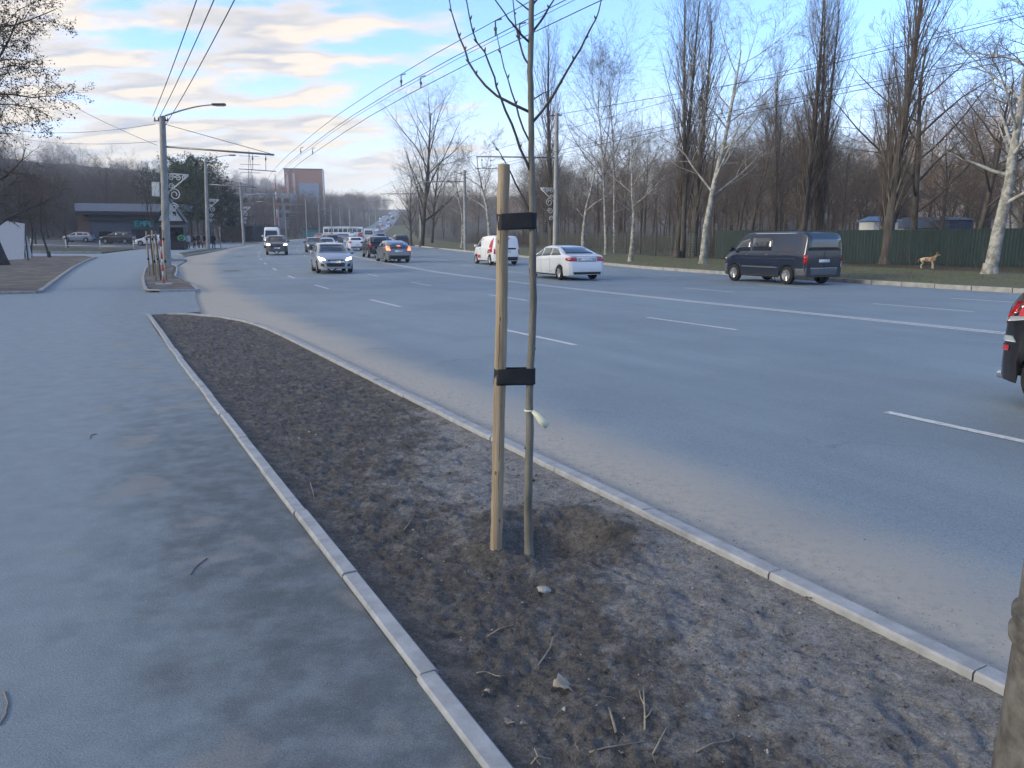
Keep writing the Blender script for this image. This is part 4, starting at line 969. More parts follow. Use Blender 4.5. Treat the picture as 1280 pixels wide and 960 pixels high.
# ================================================================== TREES
m_bark_pale, t, b = new_mat('plane_bark')
n1 = tex_noise(t, 3.5, 5, 0.6); n2 = tex_noise(t, 11, 4)
cc = ramp(t, n1, [(0.36, (0.17, 0.165, 0.14)), (0.46, (0.24, 0.232, 0.205)), (0.56, (0.385, 0.375, 0.34))])
t.links.new(mixc(t, 0.5, cc, ramp(t, n2, [(0.35, (0.6,) * 3), (0.65, (1.1,) * 3)]), 'MULTIPLY'), b.inputs['Base Color']); setp(b, rough=0.85, spec=0.2); bump(t, b, n2, 0.4, 0.02)
m_twig_pale = mottled('plane_twig', (0.12, 0.108, 0.094), (0.23, 0.21, 0.185), 2, 0.9)
m_bark_dark = mottled('furrowed_bark', (0.030, 0.026, 0.023), (0.10, 0.088, 0.076), 5, 0.95, 7, 1.0, 0.03, 9, stretch=(2, 2, .4))
m_twig_dark = mottled('dark_twig', (0.062, 0.047, 0.038), (0.135, 0.105, 0.085), 1.5, 0.9)
m_bark_pop = mottled('poplar_bark', (0.035, 0.031, 0.028), (0.10, 0.09, 0.08), 4, 0.95, 7, 0.8, 0.02, 9, stretch=(2, 2, .4))
m_twig_pop = mottled('poplar_twig', (0.064, 0.052, 0.043), (0.14, 0.115, 0.096), 1.5, 0.9)
m_twig_red = mottled('sun_tinted_twig', (0.17, 0.105, 0.055), (0.36, 0.235, 0.13), 1.2, 0.9)  # warm direct sunlight on far trees, put into the twig colour
def rot_about(d, axis_, a): return Matrix.Rotation(a, 3, axis_) @ d
class TreeGen:
    """levels: list of dicts(n, ang, len, seg, sides, jit, up, start)"""
    def __init__(self, seed, levels, split=1, min_r=.006):
        self.r = random.Random(seed); self.L = levels; self.wood = MB(); self.twig = MB(); self.split = split; self.min_r = min_r
    def limb(self, p, d, length, r, lv, spec=None):
        L = self.L[lv]; n = L['seg']; rr = self.r; last = lv == len(self.L) - 1
        pts = [p.copy()]; ds = [d.copy()]; rad = [r]; q = p.copy(); dd = d.normalized()
        for i in range(n):
            j = L['jit']; dd = dd + Vector((rr.gauss(0, j), rr.gauss(0, j), rr.gauss(0, j) + L['up'])); dd.normalize()
            q = q + dd * (length / n); pts.append(q.copy()); ds.append(dd.copy())
            f = (i + 1) / n; rad.append(max(self.min_r * .7, r * (1 - f * L.get('taper', .75))))
        (self.wood if lv < self.split else self.twig).tube(pts, rad, L['sides'], cap=lv == 0)
        if last: return pts
        N_ = L['n']; st_ = L['start']; C = self.L[lv + 1]
        cnt = N_ if lv == 0 else max(1, int(round(N_ * rr.uniform(.7, 1.3))))
        ph = rr.uniform(0, 6.28)
        for k in range(cnt):
            f = st_ + (1 - st_) * ((k + rr.random() * .9) / cnt); f = min(f, .985)
            i = min(int(f * n), n - 1); w = f * n - i; pp = pts[i].lerp(pts[i + 1], w); dr = ds[min(i + 1, n)]
            a = math.radians(C['ang'] * rr.uniform(.75, 1.25)); ph += 2.4 + rr.uniform(-.5, .5)
            ax = dr.orthogonal().normalized(); ax = rot_about(ax, dr, ph)
            nd = rot_about(dr, ax, a)
            shape = C.get('shape', 'cone')
            fl = (f - st_) / (1 - st_)
            k_ = {'cone': 1 - .72 * fl, 'round': .45 + .75 * math.sin(math.pi * min(1, .15 + fl * .8)), 'flat': 1 - .35 * fl, 'col': .35 + .65 * math.sin(math.pi * min(1, .12 + .82 * fl)) }[shape]
            ln = length * C['len'] * k_ * rr.uniform(.75, 1.25)
            rad_at = r * (1 - f * L.get('taper', .75))
            self.limb(pp, nd, ln, max(self.min_r, rad_at * C.get('rr', .55) * rr.uniform(.8, 1.1)), lv + 1)
        return pts
def tree_proto(name, seed, H, r0, levels, bark, twig, split=2, lean=(0, 0), trunks=1, min_r=.006):
    g = TreeGen(seed, levels, split, min_r); rr = random.Random(seed + 1)
    for k in range(trunks):
        off = Vector((0, 0, -.4)) if trunks == 1 else Vector((rr.uniform(-.5, .5), rr.uniform(-.5, .5), -.4))
        g.limb(off, Vector((lean[0] + (rr.uniform(-.08, .08) if trunks > 1 else 0), lean[1], 1)), (H + .4) * (1 if k == 0 else rr.uniform(.8, .98)), r0 * (1 if trunks == 1 else .75), 0)
    # root flare
    g.wood.lathe([(r0 * 1.45, -.35), (r0 * 1.3, -.05), (r0 * 1.08, .2), (r0 * .96, .5)], 10)
    return g.wood.mesh(name + '_trunk', bark, True), g.twig.mesh(name + '_crown', twig, True)
def lv(n, ang, len_, seg, sides, jit, up, start, **k): return dict(n=n, ang=ang, len=len_, seg=seg, sides=sides, jit=jit, up=up, start=start, **k)
def broad(n1=15, up=.05, ang=48, start=.28, tw=6, tj=.05):
    return [lv(n1, 0, 1, 10, 9, tj, .02, start, taper=.82), lv(7, ang, .42, 6, 5, .10, up, .22, shape='round', rr=.55, taper=.8), lv(6, 44, .46, 4, 4, .13, up, .15, shape='flat', rr=.55), lv(tw, 42, .48, 3, 3, .15, .03, .1, shape='flat', rr=.6), lv(0, 38, .55, 2, 3, .15, .03, 0, shape='flat', rr=.7)]
def columnar(n1=70, ang=17):
    return [lv(n1, 0, 1, 14, 8, .015, .03, .10, taper=.88), lv(7, ang, .27, 6, 4, .05, .075, .15, shape='col', rr=.30, taper=.8), lv(5, 24, .36, 4, 3, .07, .06, .1, shape='flat', rr=.55), lv(0, 26, .5, 2, 3, .08, .05, 0, shape='flat', rr=.7)]
PROTO = {}
def proto(key, *a, **k): PROTO[key] = tree_proto(key, *a, **k)
proto('plane_tall', 3, 12.5, .21, broad(15, .05, 50, .30, 6), m_bark_pale, m_twig_pale, 3, (.05, 0))
proto('plane_wide', 7, 10.5, .30, broad(13, .04, 55, .30, 6, .06), m_bark_pale, m_twig_dark, 2, (.10, 0))
proto('plane_small', 11, 7.6, .17, broad(9, .03, 46, .36, 6, .07), m_bark_pale, m_twig_pale, 3, (.05, 0))
proto('birch_thin', 13, 14.5, .13, broad(18, .06, 38, .35, 5, .03), m_bark_pale, m_twig_dark, 1)
proto('poplar_a', 17, 19, .34, columnar(64), m_bark_pop, m_twig_pop, 1)
proto('poplar_b', 19, 18, .30, columnar(50, 18), m_bark_pop, m_twig_pop, 1, trunks=2)
proto('fork_tree', 23, 17, .32, broad(20, .07, 36, .16, 6, .04), m_bark_dark, m_twig_pale, 2)
proto('spread_tree', 29, 12, .24, broad(16, .05, 52, .24, 7, .06), m_bark_dark, m_twig_dark, 2)
proto('wood_a', 31, 12, .17, broad(15, .06, 42, .25, 6, .05), m_bark_dark, m_twig_dark, 1)
proto('wood_b', 37, 10.5, .14, broad(14, .07, 40, .2, 6, .06), m_bark_dark, m_twig_dark, 1)
proto('wood_c', 41, 13, .19, broad(17, .05, 46, .3, 6, .05), m_bark_pop, m_twig_pop, 1)
proto('wood_red', 43, 12, .16, broad(16, .06, 40, .22, 6, .05), m_bark_pop, m_twig_red, 1)  # ordinary wood tree whose twig colour carries painted sunlight
proto('scrub', 53, 5.5, .06, [lv(12, 0, 1, 6, 5, .06, .03, .04, taper=.85), lv(7, 34, .62, 5, 4, .10, .06, .1, shape='flat', rr=.6), lv(6, 40, .45, 3, 3, .14, .04, .1, shape='flat', rr=.6), lv(0, 40, .5, 2, 3, .15, .03, 0, shape='flat', rr=.7)], m_bark_dark, m_twig_dark, 1, trunks=3)
proto('small_dark', 47, 5.2, .10, broad(11, .03, 50, .3, 6, .08), m_bark_dark, m_twig_dark, 1, (.15, 0))
def plant(name, key, label, cat, loc, rz=0.0, sc=1.0, group=None):
    tr, cr = PROTO[key]; o = thing(name, label, cat, loc, rz, group, sc)
    link('trunk', tr, o); link('crown', cr, o); return o
def ground_at(x, y):
    s, t_ = st(x, y); s = float(s[0]); t_ = float(t_[0]); q = t_ - rk(s)
    return verge_z(x, y) if 0 < q < 17 else G(x, y)
def plant_px(name, key, label, u, v, rz=0, sc=1.0, group=None, cat='tree'):
    p = hit(u, v); p.z = ground_at(p.x, p.y); return plant(name, key, label, cat, p, rz, sc, group)
def plant_at(name, key, label, u, D, rz=0, sc=1.0, group=None, cat='tree'):
    p = at(u, D); p.z = ground_at(p.x, p.y); return plant(name, key, label, cat, p, rz, sc, group)
plant_px('plane_tree', 'plane_tall', 'tall pale-barked plane tree on the verge beyond the navy van', 878, 333, .3, 1.02)
plant_px('plane_tree', 'plane_wide', 'thick leaning pale plane tree right of the standing dog', 1236, 348, 0.0, .95)
plant_px('plane_tree', 'plane_small', 'small forked white plane tree on the verge right of the white saloon', 788, 329, 2.4, .95)
plant_at('plane_tree', 'plane_small', 'slim crooked pale plane tree behind the white saloon roof', 728, 62, 4.0, 1.05)
plant_at('plane_tree', 'plane_small', 'pale plane tree behind the small white van', 612, 80, 1.0, 1.25)
plant_at('plane_tree', 'plane_small', 'pale forked plane tree between the bend pole and the small white van', 578, 95, 2.0, 1.2)
plant_at('birch_tree', 'birch_thin', 'slender white-stemmed tree rising behind the white saloon', 757, 66, 0, 1.0)
plant_at('birch_tree', 'birch_thin', 'second slender white-stemmed tree, nearer the small forked plane tree', 768, 72, 2, .98)
plant_at('poplar_tree', 'poplar_a', 'columnar poplar behind the sapling and ornamented verge pole', 690, 74, 0, .96)
plant_at('poplar_tree', 'poplar_b', 'twin-stemmed columnar poplar between small forked plane and tall plane', 846, 58, 1, 1.06)
plant_at('poplar_tree', 'poplar_a', 'slim poplar close against the tall pale plane tree', 866, 62, 2, .92)
plant_at('poplar_tree', 'poplar_a', 'left one of the two tall poplars above the navy van', 1000, 55, 3, .92)
plant_at('poplar_tree', 'poplar_b', 'right one of the two tall poplars above the navy van', 1024, 56, 4, .98)
plant_at('poplar_tree', 'poplar_a', 'narrow poplar between tall plane and the two poplars', 967, 66, 5, .78)
plant_px('poplar_tree', 'poplar_a', 'tall poplar with gnarled swollen foot left of the dog', 1106, 334, 2.2, 1.0)
plant_at('poplar_tree', 'poplar_b', 'slim short poplar beside the gnarled poplar', 1096, 52, .4, .72)
plant_at('spread_tree', 'spread_tree', 'large wide-branching tree behind the gnarled poplar', 1136, 52, 1.0, 1.12)
plant_at('spread_tree', 'spread_tree', 'dark crooked tree at the fence left of the leaning plane', 1214, 44, 2.0, .82)
plant_at('spread_tree', 'spread_tree', 'dark tree at the fence right of the leaning plane', 1266, 43, 3.2, .78)
plant_at('spread_tree', 'wood_b', 'thin dark tree in front of the tall pale plane', 935, 58, 3.2, .9)
plant_px('forked_tree', 'fork_tree', 'tall forked grey tree standing at the bend of the road', 527, 308, .5, 1.05)
plant_at('forked_tree', 'fork_tree', 'smaller pale tree just left of the tall forked tree', 514, 124, 2.5, .62)
plant_at('forked_tree', 'fork_tree', 'second grey tree behind the tall forked tree', 540, 130, 1.5, .8)
# woods across the road
rnd = random.Random(77)
kinds = ['wood_a', 'wood_b', 'wood_c', 'wood_a', 'wood_c']
cnt = 0
for k in range(140):
    s = 2 + 150 * rnd.random(); q = 17 + 42 * rnd.random() ** .8
    x, y = pt(s, rk(s) + q)
    if y < 25 or abs(x / y) > .75: continue
    if x / y > .43 and q < 24: continue
    key = rnd.choice(kinds); sc = rnd.uniform(.66, 1.02) * (1.0 if x / y < .40 else .78)
    plant('bare_tree', key, 'bare brown woodland tree behind the verge trees across the road', 'tree', (x, y, G(x, y)), rnd.uniform(0, 6.28), sc, 'bare woodland trees across the road'); cnt += 1
for k in range(48):  # deep rows look sunlit through their orange twig colour, not by the lamp
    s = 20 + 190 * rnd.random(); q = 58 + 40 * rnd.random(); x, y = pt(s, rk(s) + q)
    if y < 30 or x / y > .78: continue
    plant('sun_tinted_tree', 'wood_red', 'tree with twigs coloured as if sunlit, deep in the wood across the road', 'tree', (x, y, G(x, y)), rnd.uniform(0, 6.28), rnd.uniform(1.1, 1.6), 'trees coloured as if sunlit, deep in the wood')
# small trees on the bare lot to the left
plant_px('small_tree', 'small_dark', 'small leaning tree with forked stem right of the white sheet', 38, 322, .2, .9)
plant_px('small_tree', 'small_dark', 'small upright tree on the bare lot before the parked silver car', 62, 322, 3.6, .95)
plant_at('small_tree', 'small_dark', 'thin tree just behind the white sheet', 30, 60, 2.0, 1.1)
plant_at('small_tree', 'wood_b', 'bare tree at the left corner of the low dark building', 85, 88, 1.0, .62)
plant_at('small_tree', 'wood_b', 'bare tree behind the lawn, left of the silver parked car', 45, 96, 2.2, .7)
# leafy tree at the left edge: withered leaves still hang on its boughs
lt = thing('leafy_tree', 'large tree at the footpath edge still carrying brown withered leaves', 'tree', at(-45, 25))
g = TreeGen(61, [lv(30, 0, 1, 8, 10, .05, .02, .24, taper=.8), lv(10, 66, .36, 7, 6, .12, .0, .15, shape='round', rr=.42, taper=.8), lv(7, 46, .42, 4, 4, .16, .0, .15, shape='flat', rr=.55), lv(6, 44, .45, 3, 3, .18, -.03, .1, shape='flat', rr=.6), lv(0, 40, .5, 2, 3, .15, -.03, 0, shape='flat', rr=.7)], 2, .006)
g.limb(Vector((0, 0, -.4)), Vector((-.04, 0, 1)), 13.0, .30, 0)
g.wood.build('trunk', m_bark_dark, lt, True); g.twig.build('crown', m_twig_dark, lt, True)
lf = MB(); rr = random.Random(9); tv = g.twig.v
for k in range(34000):
    p = Vector(tv[rr.randrange(len(tv))])
    if p.z < 4.0 + 1.0 * rr.random() or p.z > 9.8: continue
    p += Vector((rr.gauss(0, .05), rr.gauss(0, .05), rr.gauss(-.03, .05))); a = Vector((rr.gauss(0, 1), rr.gauss(0, 1), rr.gauss(-.6, .7))).normalized() * rr.uniform(.04, .085); c = a.orthogonal().normalized() * rr.uniform(.014, .032)
    lf.add([tuple(p), tuple(p + a * .5 + c), tuple(p + a), tuple(p + a * .5 - c)], [(0, 1, 2, 3)])
o = lf.build('leaves', mottled('withered_leaf', (0.04, 0.032, 0.024), (0.10, 0.08, 0.058), 3, 0.85), lt); o['kind'] = 'stuff'
# pines on the wooded hill
m_needle = mottled('pine_needles', (0.012, 0.022, 0.012), (0.040, 0.062, 0.028), 2, 0.9)
def pine_meshes(seed, H):
    g = TreeGen(seed, [lv(34, 0, 1, 8, 7, .02, .02, .30, taper=.85), lv(7, 66, .30, 4, 4, .08, .05, .3, shape='round', rr=.35), lv(0, 40, .4, 2, 3, .1, .05, 0, shape='flat', rr=.5)], 1)
    g.limb(Vector((0, 0, -.4)), Vector((0, 0, 1)), H, .22, 0)
    rr = random.Random(seed); nd = MB(); tv = g.twig.v
    for k in range(5200):
        p = Vector(tv[rr.randrange(len(tv))]) + Vector((rr.gauss(0, .16), rr.gauss(0, .16), rr.gauss(.06, .12)))
        a = Vector((rr.gauss(0, 1), rr.gauss(0, 1), rr.gauss(.5, .6))).normalized() * rr.uniform(.18, .36); c = a.orthogonal().normalized() * .06
        nd.add([tuple(p - c), tuple(p + c), tuple(p + a)], [(0, 1, 2)])
    nd.add(g.twig.v, g.twig.f)
    return g.wood.mesh('pine_trunk', m_bark_dark, True), nd.mesh('pine_crown', m_needle, False)
pm = [pine_meshes(71, 13), pine_meshes(72, 11)]
for i, (u, D, sc) in enumerate(((232, 128, 1.0), (248, 124, 1.06), (264, 130, .98), (280, 138, .86), (218, 134, .95), (240, 140, 1.1), (205, 140, .9), (292, 150, .75), (255, 146, 1.05))):
    p = at(u, D); o = thing('pine_tree', 'dark green pine at the foot of the wooded hill behind the kiosk', 'tree', p, i * 1.3, 'pines behind the kiosk', sc)
    link('trunk', pm[i % 2][0], o); link('crown', pm[i % 2][1], o)
# clipped dark hedge by the slim pole
def hedge(name, label, pts, w, h, seed):
    rr = random.Random(seed); root = thing(name, label, 'hedge', pts[0]); o0 = Vector(pts[0]); lfm = MB(); core = MB()
    P_ = [Vector(p) - o0 for p in pts]
    for a, c in zip(P_, P_[1:]):
        d = (c - a); L = d.length; d.normalize(); n = Vector((-d.y, d.x, 0)); mid_ = (a + c) / 2
        core.box((mid_.x, mid_.y, mid_.z + h * .45), (L, w * .8, h * .9), math.atan2(d.y, d.x))
        for k in range(int(L * 130)):
            q = a + d * rr.uniform(0, L) + n * rr.uniform(-w/2, w/2) + Vector((0, 0, rr.uniform(.05, h * rr.uniform(.92, 1.08))))
            v = Vector((rr.gauss(0, 1), rr.gauss(0, 1), rr.gauss(0, 1))).normalized() * .16; e = v.orthogonal().normalized() * .08
            lfm.add([tuple(q - e), tuple(q + e), tuple(q + v)], [(0, 1, 2)])
    core.build('stems', m_bark_dark, root); f = lfm.build('foliage', m_needle, root); f['kind'] = 'stuff'
hedge('hedge', 'long dark clipped hedge behind the slim pole', [at(276, 150), at(310, 150), at(345, 160)], 2.5, 3.2, 3)
# masses of woodland on the hills: nobody could count these
def woodland(name, label, pts, keys, seed):
    """one object: trees scattered over a hillside by geometry nodes"""
    rr = random.Random(seed)
    coll = bpy.data.collections.new(name + '_source')
    for k in keys:
        tr, cr = PROTO[k]
        bm = bmesh.new(); bm.from_mesh(tr); nf = len(bm.faces); bm.from_mesh(cr)
        bm.faces.ensure_lookup_table()
        for i in range(nf, len(bm.faces)): bm.faces[i].material_index = 1
        me = bpy.data.meshes.new(name + '_' + k); bm.to_mesh(me); bm.free(); me.materials.append(tr.materials[0]); me.materials.append(cr.materials[0])
        coll.objects.link(bpy.data.objects.new('woodland_' + k, me))
    me = bpy.data.meshes.new(name); me.from_pydata([p[:3] for p in pts], [], [])
    for nm, f in (('rz', lambda p: rr.uniform(0, 6.28)), ('sc', lambda p: p[3])):
        a = me.attributes.new(nm, 'FLOAT', 'POINT'); a.data.foreach_set('value', [f(p) for p in pts])
    a = me.attributes.new('pick', 'INT', 'POINT'); a.data.foreach_set('value', [rr.randrange(len(keys)) for p in pts])
    o = link(name, me); tag(o, label, 'woodland', kind='stuff')
    ng = bpy.data.node_groups.new(name, 'GeometryNodeTree'); ng.interface.new_socket('Geometry', in_out='INPUT', socket_type='NodeSocketGeometry'); ng.interface.new_socket('Geometry', in_out='OUTPUT', socket_type='NodeSocketGeometry')
    I = ng.nodes.new('NodeGroupInput'); O = ng.nodes.new('NodeGroupOutput'); ip = ng.nodes.new('GeometryNodeInstanceOnPoints'); ci = ng.nodes.new('GeometryNodeCollectionInfo')
    ci.inputs['Collection'].default_value = coll; ci.inputs['Separate Children'].default_value = True; ci.inputs['Reset Children'].default_value = True
    def na(nm, ty):
        n = ng.nodes.new('GeometryNodeInputNamedAttribute'); n.data_type = ty; n.inputs['Name'].default_value = nm; return n.outputs['Attribute']
    cx = ng.nodes.new('ShaderNodeCombineXYZ'); ng.links.new(na('rz', 'FLOAT'), cx.inputs[2])
    L = ng.links.new
    L(I.outputs[0], ip.inputs['Points']); L(ci.outputs[0], ip.inputs['Instance']); ip.inputs['Pick Instance'].default_value = True
    L(na('pick', 'INT'), ip.inputs['Instance Index']); L(cx.outputs[0], ip.inputs['Rotation']); L(na('sc', 'FLOAT'), ip.inputs['Scale']); L(ip.outputs[0], O.inputs[0])
    md = o.modifiers.new('scatter', 'NODES'); md.node_group = ng
    return o
rnd = random.Random(101)
def scatter(n, s0, s1, t0, t1, sc0, sc1, dens=lambda s, t: 1):
    out = []
    while len(out) < n:
        s = rnd.uniform(s0, s1); t_ = rnd.uniform(t0, t1)
        if rnd.random() > dens(s, t_): continue
        x, y = pt(s, t_); out.append((x, y, G(x, y), rnd.uniform(sc0, sc1)))
    return out
hill_pts = scatter(1500, -140, 520, -440, -235, .8, 1.2) + scatter(1700, -60, 330, -240, -56, .75, 1.12) + scatter(260, -20, 200, -75, -55, .6, .9) + scatter(420, 150, 420, -120, -8, .6, .95, lambda s, t: 1 if t < -14 or s > 280 else .25) + scatter(1100, 240, 1150, -170, -1, .7, 1.15)
woodland('hillside_woodland', 'bare grey-brown woodland covering the left hillside', hill_pts, ['wood_a', 'wood_b', 'scrub', 'wood_c', 'scrub'], 5)
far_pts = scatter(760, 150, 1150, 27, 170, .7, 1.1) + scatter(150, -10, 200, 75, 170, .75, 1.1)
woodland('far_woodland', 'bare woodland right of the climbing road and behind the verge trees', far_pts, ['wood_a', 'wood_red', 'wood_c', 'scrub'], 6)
# undergrowth below the verge trees
mb = MB(); rr = random.Random(15)
for k in range(9000):
    s = rr.uniform(-4, 150); q = rr.uniform(12.5, 34); x, y = pt(s, rk(s) + q)
    if x / max(y, 1) > .34 and q < 20 and rr.random() < .75: continue
    z = ground_at(x, y); h = rr.uniform(.6, 2.6) * (1 if x / max(y, 1) < .34 else .6); a = Vector((rr.gauss(0, .22), rr.gauss(0, .22), 1)).normalized() * h; w = rr.uniform(.010, .025)
    mb.add([(x - w, y, z - .05), (x + w, y, z - .05), (x + a.x * .6 + w * .6, y + a.y * .6, z + a.z * .6), (x + a.x, y + a.y, z + a.z), (x + a.x * .6 - w * .6, y + a.y * .6, z + a.z * .6)], [(0, 1, 2, 4), (4, 2, 3)])
    for m_ in range(2):
        f = rr.uniform(.3, .8); b0 = Vector((x, y, z)) + a * f; e = b0 + Vector((rr.gauss(0, .4), rr.gauss(0, .3), rr.uniform(.1, .5)))
        mb.add([tuple(b0), tuple(b0 + Vector((w, 0, 0))), tuple(e)], [(0, 1, 2)])
tag(mb.build('undergrowth', m_twig_dark), 'tangle of bare brown undergrowth below the verge trees', 'undergrowth', kind='stuff')

# ================================================================== YOUNG TREE AND STAKE
m_stem = mottled('sapling_bark', (0.10, 0.095, 0.078), (0.22, 0.205, 0.17), 14, 0.8, 6, 0.5, 0.004, 60, stretch=(1, 1, .35))
m_stembr = mottled('sapling_twig', (0.045, 0.038, 0.034), (0.10, 0.088, 0.075), 12, 0.8)
m_stake = mottled('raw_wood', (0.19, 0.145, 0.095), (0.46, 0.365, 0.25), 12, 0.85, 9, 0.9, 0.004, 40, stretch=(3, 3, .14))
m_strap = mottled('black_rubber_strap', (0.006, 0.008, 0.012), (0.016, 0.019, 0.026), 20, 0.6, 4)
TY = tree_c.y
zt0 = bed_z(tree_c.x, tree_c.y)
sap = thing('sapling_tree', 'young bare sapling tied to a wooden stake in the soil strip', 'tree', (tree_c.x, tree_c.y, zt0))
o0 = Vector((tree_c.x, tree_c.y, zt0))
def sp_(u, v, dy=0.0): return px_at_depth(u, v, TY + dy) - o0
stem = [(661, 712), (661, 686), (660, 640), (661, 590), (662, 540), (662, 490), (664, 440), (667, 390), (666, 340), (666, 290), (665, 240), (664, 190), (664, 140), (663, 90), (664, 40), (664, 0), (665, -60), (664, -130), (666, -200), (667, -270)]
rads = [.030, .025, .0220, .0208, .0200, .0192, .0185, .0180, .0172, .0165, .0156, .0148, .0142, .0138, .0134, .013, .011, .009, .006, .004]
pts = [sp_(*p) for p in stem]; pts[0].z = -.08
fine = []; fr_ = []
rr = random.Random(4)
for (a, c), (ra, rb) in zip(zip(pts, pts[1:]), zip(rads, rads[1:])):
    for k in range(3):
        q = k / 3; w = a.lerp(c, q) + Vector((rr.gauss(0, .0013), rr.gauss(0, .0013), 0)); fine.append(w); fr_.append((ra + (rb - ra) * q) * rr.uniform(.97, 1.04))
fine.append(pts[-1]); fr_.append(rads[-1])
trk = MB().tube(fine, fr_, 14).build('trunk', m_stem, sap, True)
for u, v, side in ((668, 376, 1), (667, 318, 1), (668, 436, 1), (657, 560, -1), (668, 600, 1), (657, 470, -1), (667, 352, -1)):
    c = sp_(u, v); d = Vector((side * .5, -.7, .4)).normalized()
    mm = MB(); mm.tube([c - d * .012, c + d * .004, c + d * .010], [.009, .007, .002], 7); mm.build('knot', m_stem, trk, True)
BR = [([(660, 138), (640, 130), (622, 120), (607, 107), (595, 93), (586, 78), (580, 62), (574, 46), (568, 30), (564, 14), (561, 0), (556, -40), (553, -90)], .25, .0095),
      ([(664, 214), (657, 200), (650, 185), (645, 170), (640, 155), (632, 138), (625, 122), (621, 108), (618, 97), (611, 80), (605, 65), (596, 53), (591, 40), (588, 25), (583, 0), (578, -50)], -.20, .0095),
      ([(660, 178), (654, 162), (648, 145), (644, 130), (640, 115), (635, 98), (630, 85), (626, 66), (623, 50), (618, 30)], .10, .007),
      ([(661, 52), (653, 44), (645, 35), (637, 24), (630, 15), (615, -6), (598, -40)], -.15, .0085),
      ([(660, 82), (656, 73), (653, 65), (648, 48), (645, 35), (643, 18), (640, 0), (636, -40)], .2, .008),
      ([(667, 39), (674, 29), (680, 20), (686, 10), (692, 0), (706, -40), (715, -90)], .1, .009),
      ([(667, 152), (678, 138), (690, 122), (699, 106), (708, 90), (717, 75), (725, 62), (732, 48), (738, 35), (744, 24), (748, 15), (752, 0), (757, -40)], -.1, .0095),
      ([(667, 123), (678, 117), (688, 113), (694, 108)], .2, .005),
      ([(665, 266), (655, 248), (645, 230), (637, 213), (630, 200), (623, 188), (616, 177)], .12, .0065),
      ([(661, 12), (652, 5), (645, 0), (630, -14)], .1, .006), ([(667, 5), (672, 0), (682, -20), (700, -60)], .0, .007)]
for bp, dep, r0 in BR:
    n = len(bp); P_ = [sp_(u + rr.gauss(0, .5), v, dep * k / n) for k, (u, v) in enumerate(bp)]
    P_[0] = sp_(664, bp[0][1] + 3, 0); r0 *= .72
    bo = MB().tube(P_, [r0 * (1 - .68 * k / (n - 1)) * rr.uniform(.92, 1.08) for k in range(n)], 8).build('branch', m_stembr, sap, True)
    for k in range(2, n - 1):
        if rr.random() < .5:
            c = P_[k]; d = (P_[k + 1] - P_[k]).normalized() + Vector((rr.choice((-1, 1)) * .8, rr.gauss(0, .4), .2)); d.normalize()
            mm = MB(); mm.tube([c, c + d * .012, c + d * .022], [.0042, .004, .001], 6); mm.build('bud', m_stembr, bo, True)
SC = Vector((stake_c.x, stake_c.y, bed_z(stake_c.x, stake_c.y)))
sk = thing('wooden_stake', 'peeled round wooden stake supporting the young sapling', 'stake', SC)
def ss_(u, v): return px_at_depth(u, v, SC.y) - SC
P_ = [ss_(620, 684 + 26), ss_(620, 684), ss_(622, 600), ss_(624, 500), ss_(627, 400), ss_(628, 300), ss_(630, 206)]
P_[0].z = -.12; top_ = P_[-1]
rs = [.032, .0312, .031, .0305, .030, .0295, .0285]
fine = []; fr_ = []
for (a, c), (ra, rb) in zip(zip(P_, P_[1:]), zip(rs, rs[1:])):
    for k in range(5): fine.append(a.lerp(c, k / 5) + Vector((rr.gauss(0, .0008), rr.gauss(0, .0008), 0))); fr_.append((ra + (rb - ra) * k / 5) * rr.uniform(.99, 1.01))
fine.append(top_); fr_.append(rs[-1])
sh = MB().tube(fine, fr_, 18).build('shaft', m_stake, sk, True, 50)
MB().lathe([(.001, .003), (.018, .003), (.026, .0005), (.027, -.004)], 18, c=tuple(top_ + Vector((0, 0, .0015)))).build('sawn_top', mottled('sawn_end', (.40, .33, .22), (.55, .46, .33), 40, .9), sk)
m_knot = mottled('stake_knot', (.09, .06, .04), (.20, .14, .09), 40, .9)
for z_, a_ in ((.42, -1.9), (.78, -1.2), (1.22, -1.6), (1.60, -2.3), (.16, -1.0)):
    q = z_ / top_.z; c = P_[1].lerp(top_, q); r_ = .0312 - .003 * q; d = Vector((math.cos(a_), math.sin(a_), 0)); e = d.orthogonal(); mm = MB(); n_ = 10; vs = [tuple(c + d * (r_ + .0012))]
    tang = Vector((-d.y, d.x, 0))
    for k in range(n_):
        b_ = 2 * math.pi * k / n_; w = tang * (.006 * math.cos(b_)) + Vector((0, 0, .011 * math.sin(b_))); vs.append(tuple(c + w + d * (math.sqrt(max(0, r_ * r_ - (.006 * math.cos(b_)) ** 2)) + .0004)))
    mm.add(vs, [(0, 1 + k, 1 + (k + 1) % n_) for k in range(n_)]); mm.build('knot', m_knot, sk, True)
m_crack = plain('stake_crack', (.05, .035, .025), .95)
for z0_, z1_, a_ in ((.9, 1.35, -1.75), (.25, .7, -1.35), (1.45, 1.9, -1.95)):
    vs = []
    for k in range(13):
        q = (z0_ + (z1_ - z0_) * k / 12); c = P_[1].lerp(top_, q / top_.z); r_ = .0312 - .003 * q / top_.z + .0008; aa = a_ + .05 * math.sin(k * 1.7); w = .045 * math.sin(math.pi * k / 12)
        for s_ in (-1, 1): vs.append((c.x + r_ * math.cos(aa + s_ * w), c.y + r_ * math.sin(aa + s_ * w), c.z))
    MB().add(vs, [(2*k, 2*k+1, 2*k+3, 2*k+2) for k in range(12)]).build('crack', m_crack, sk)
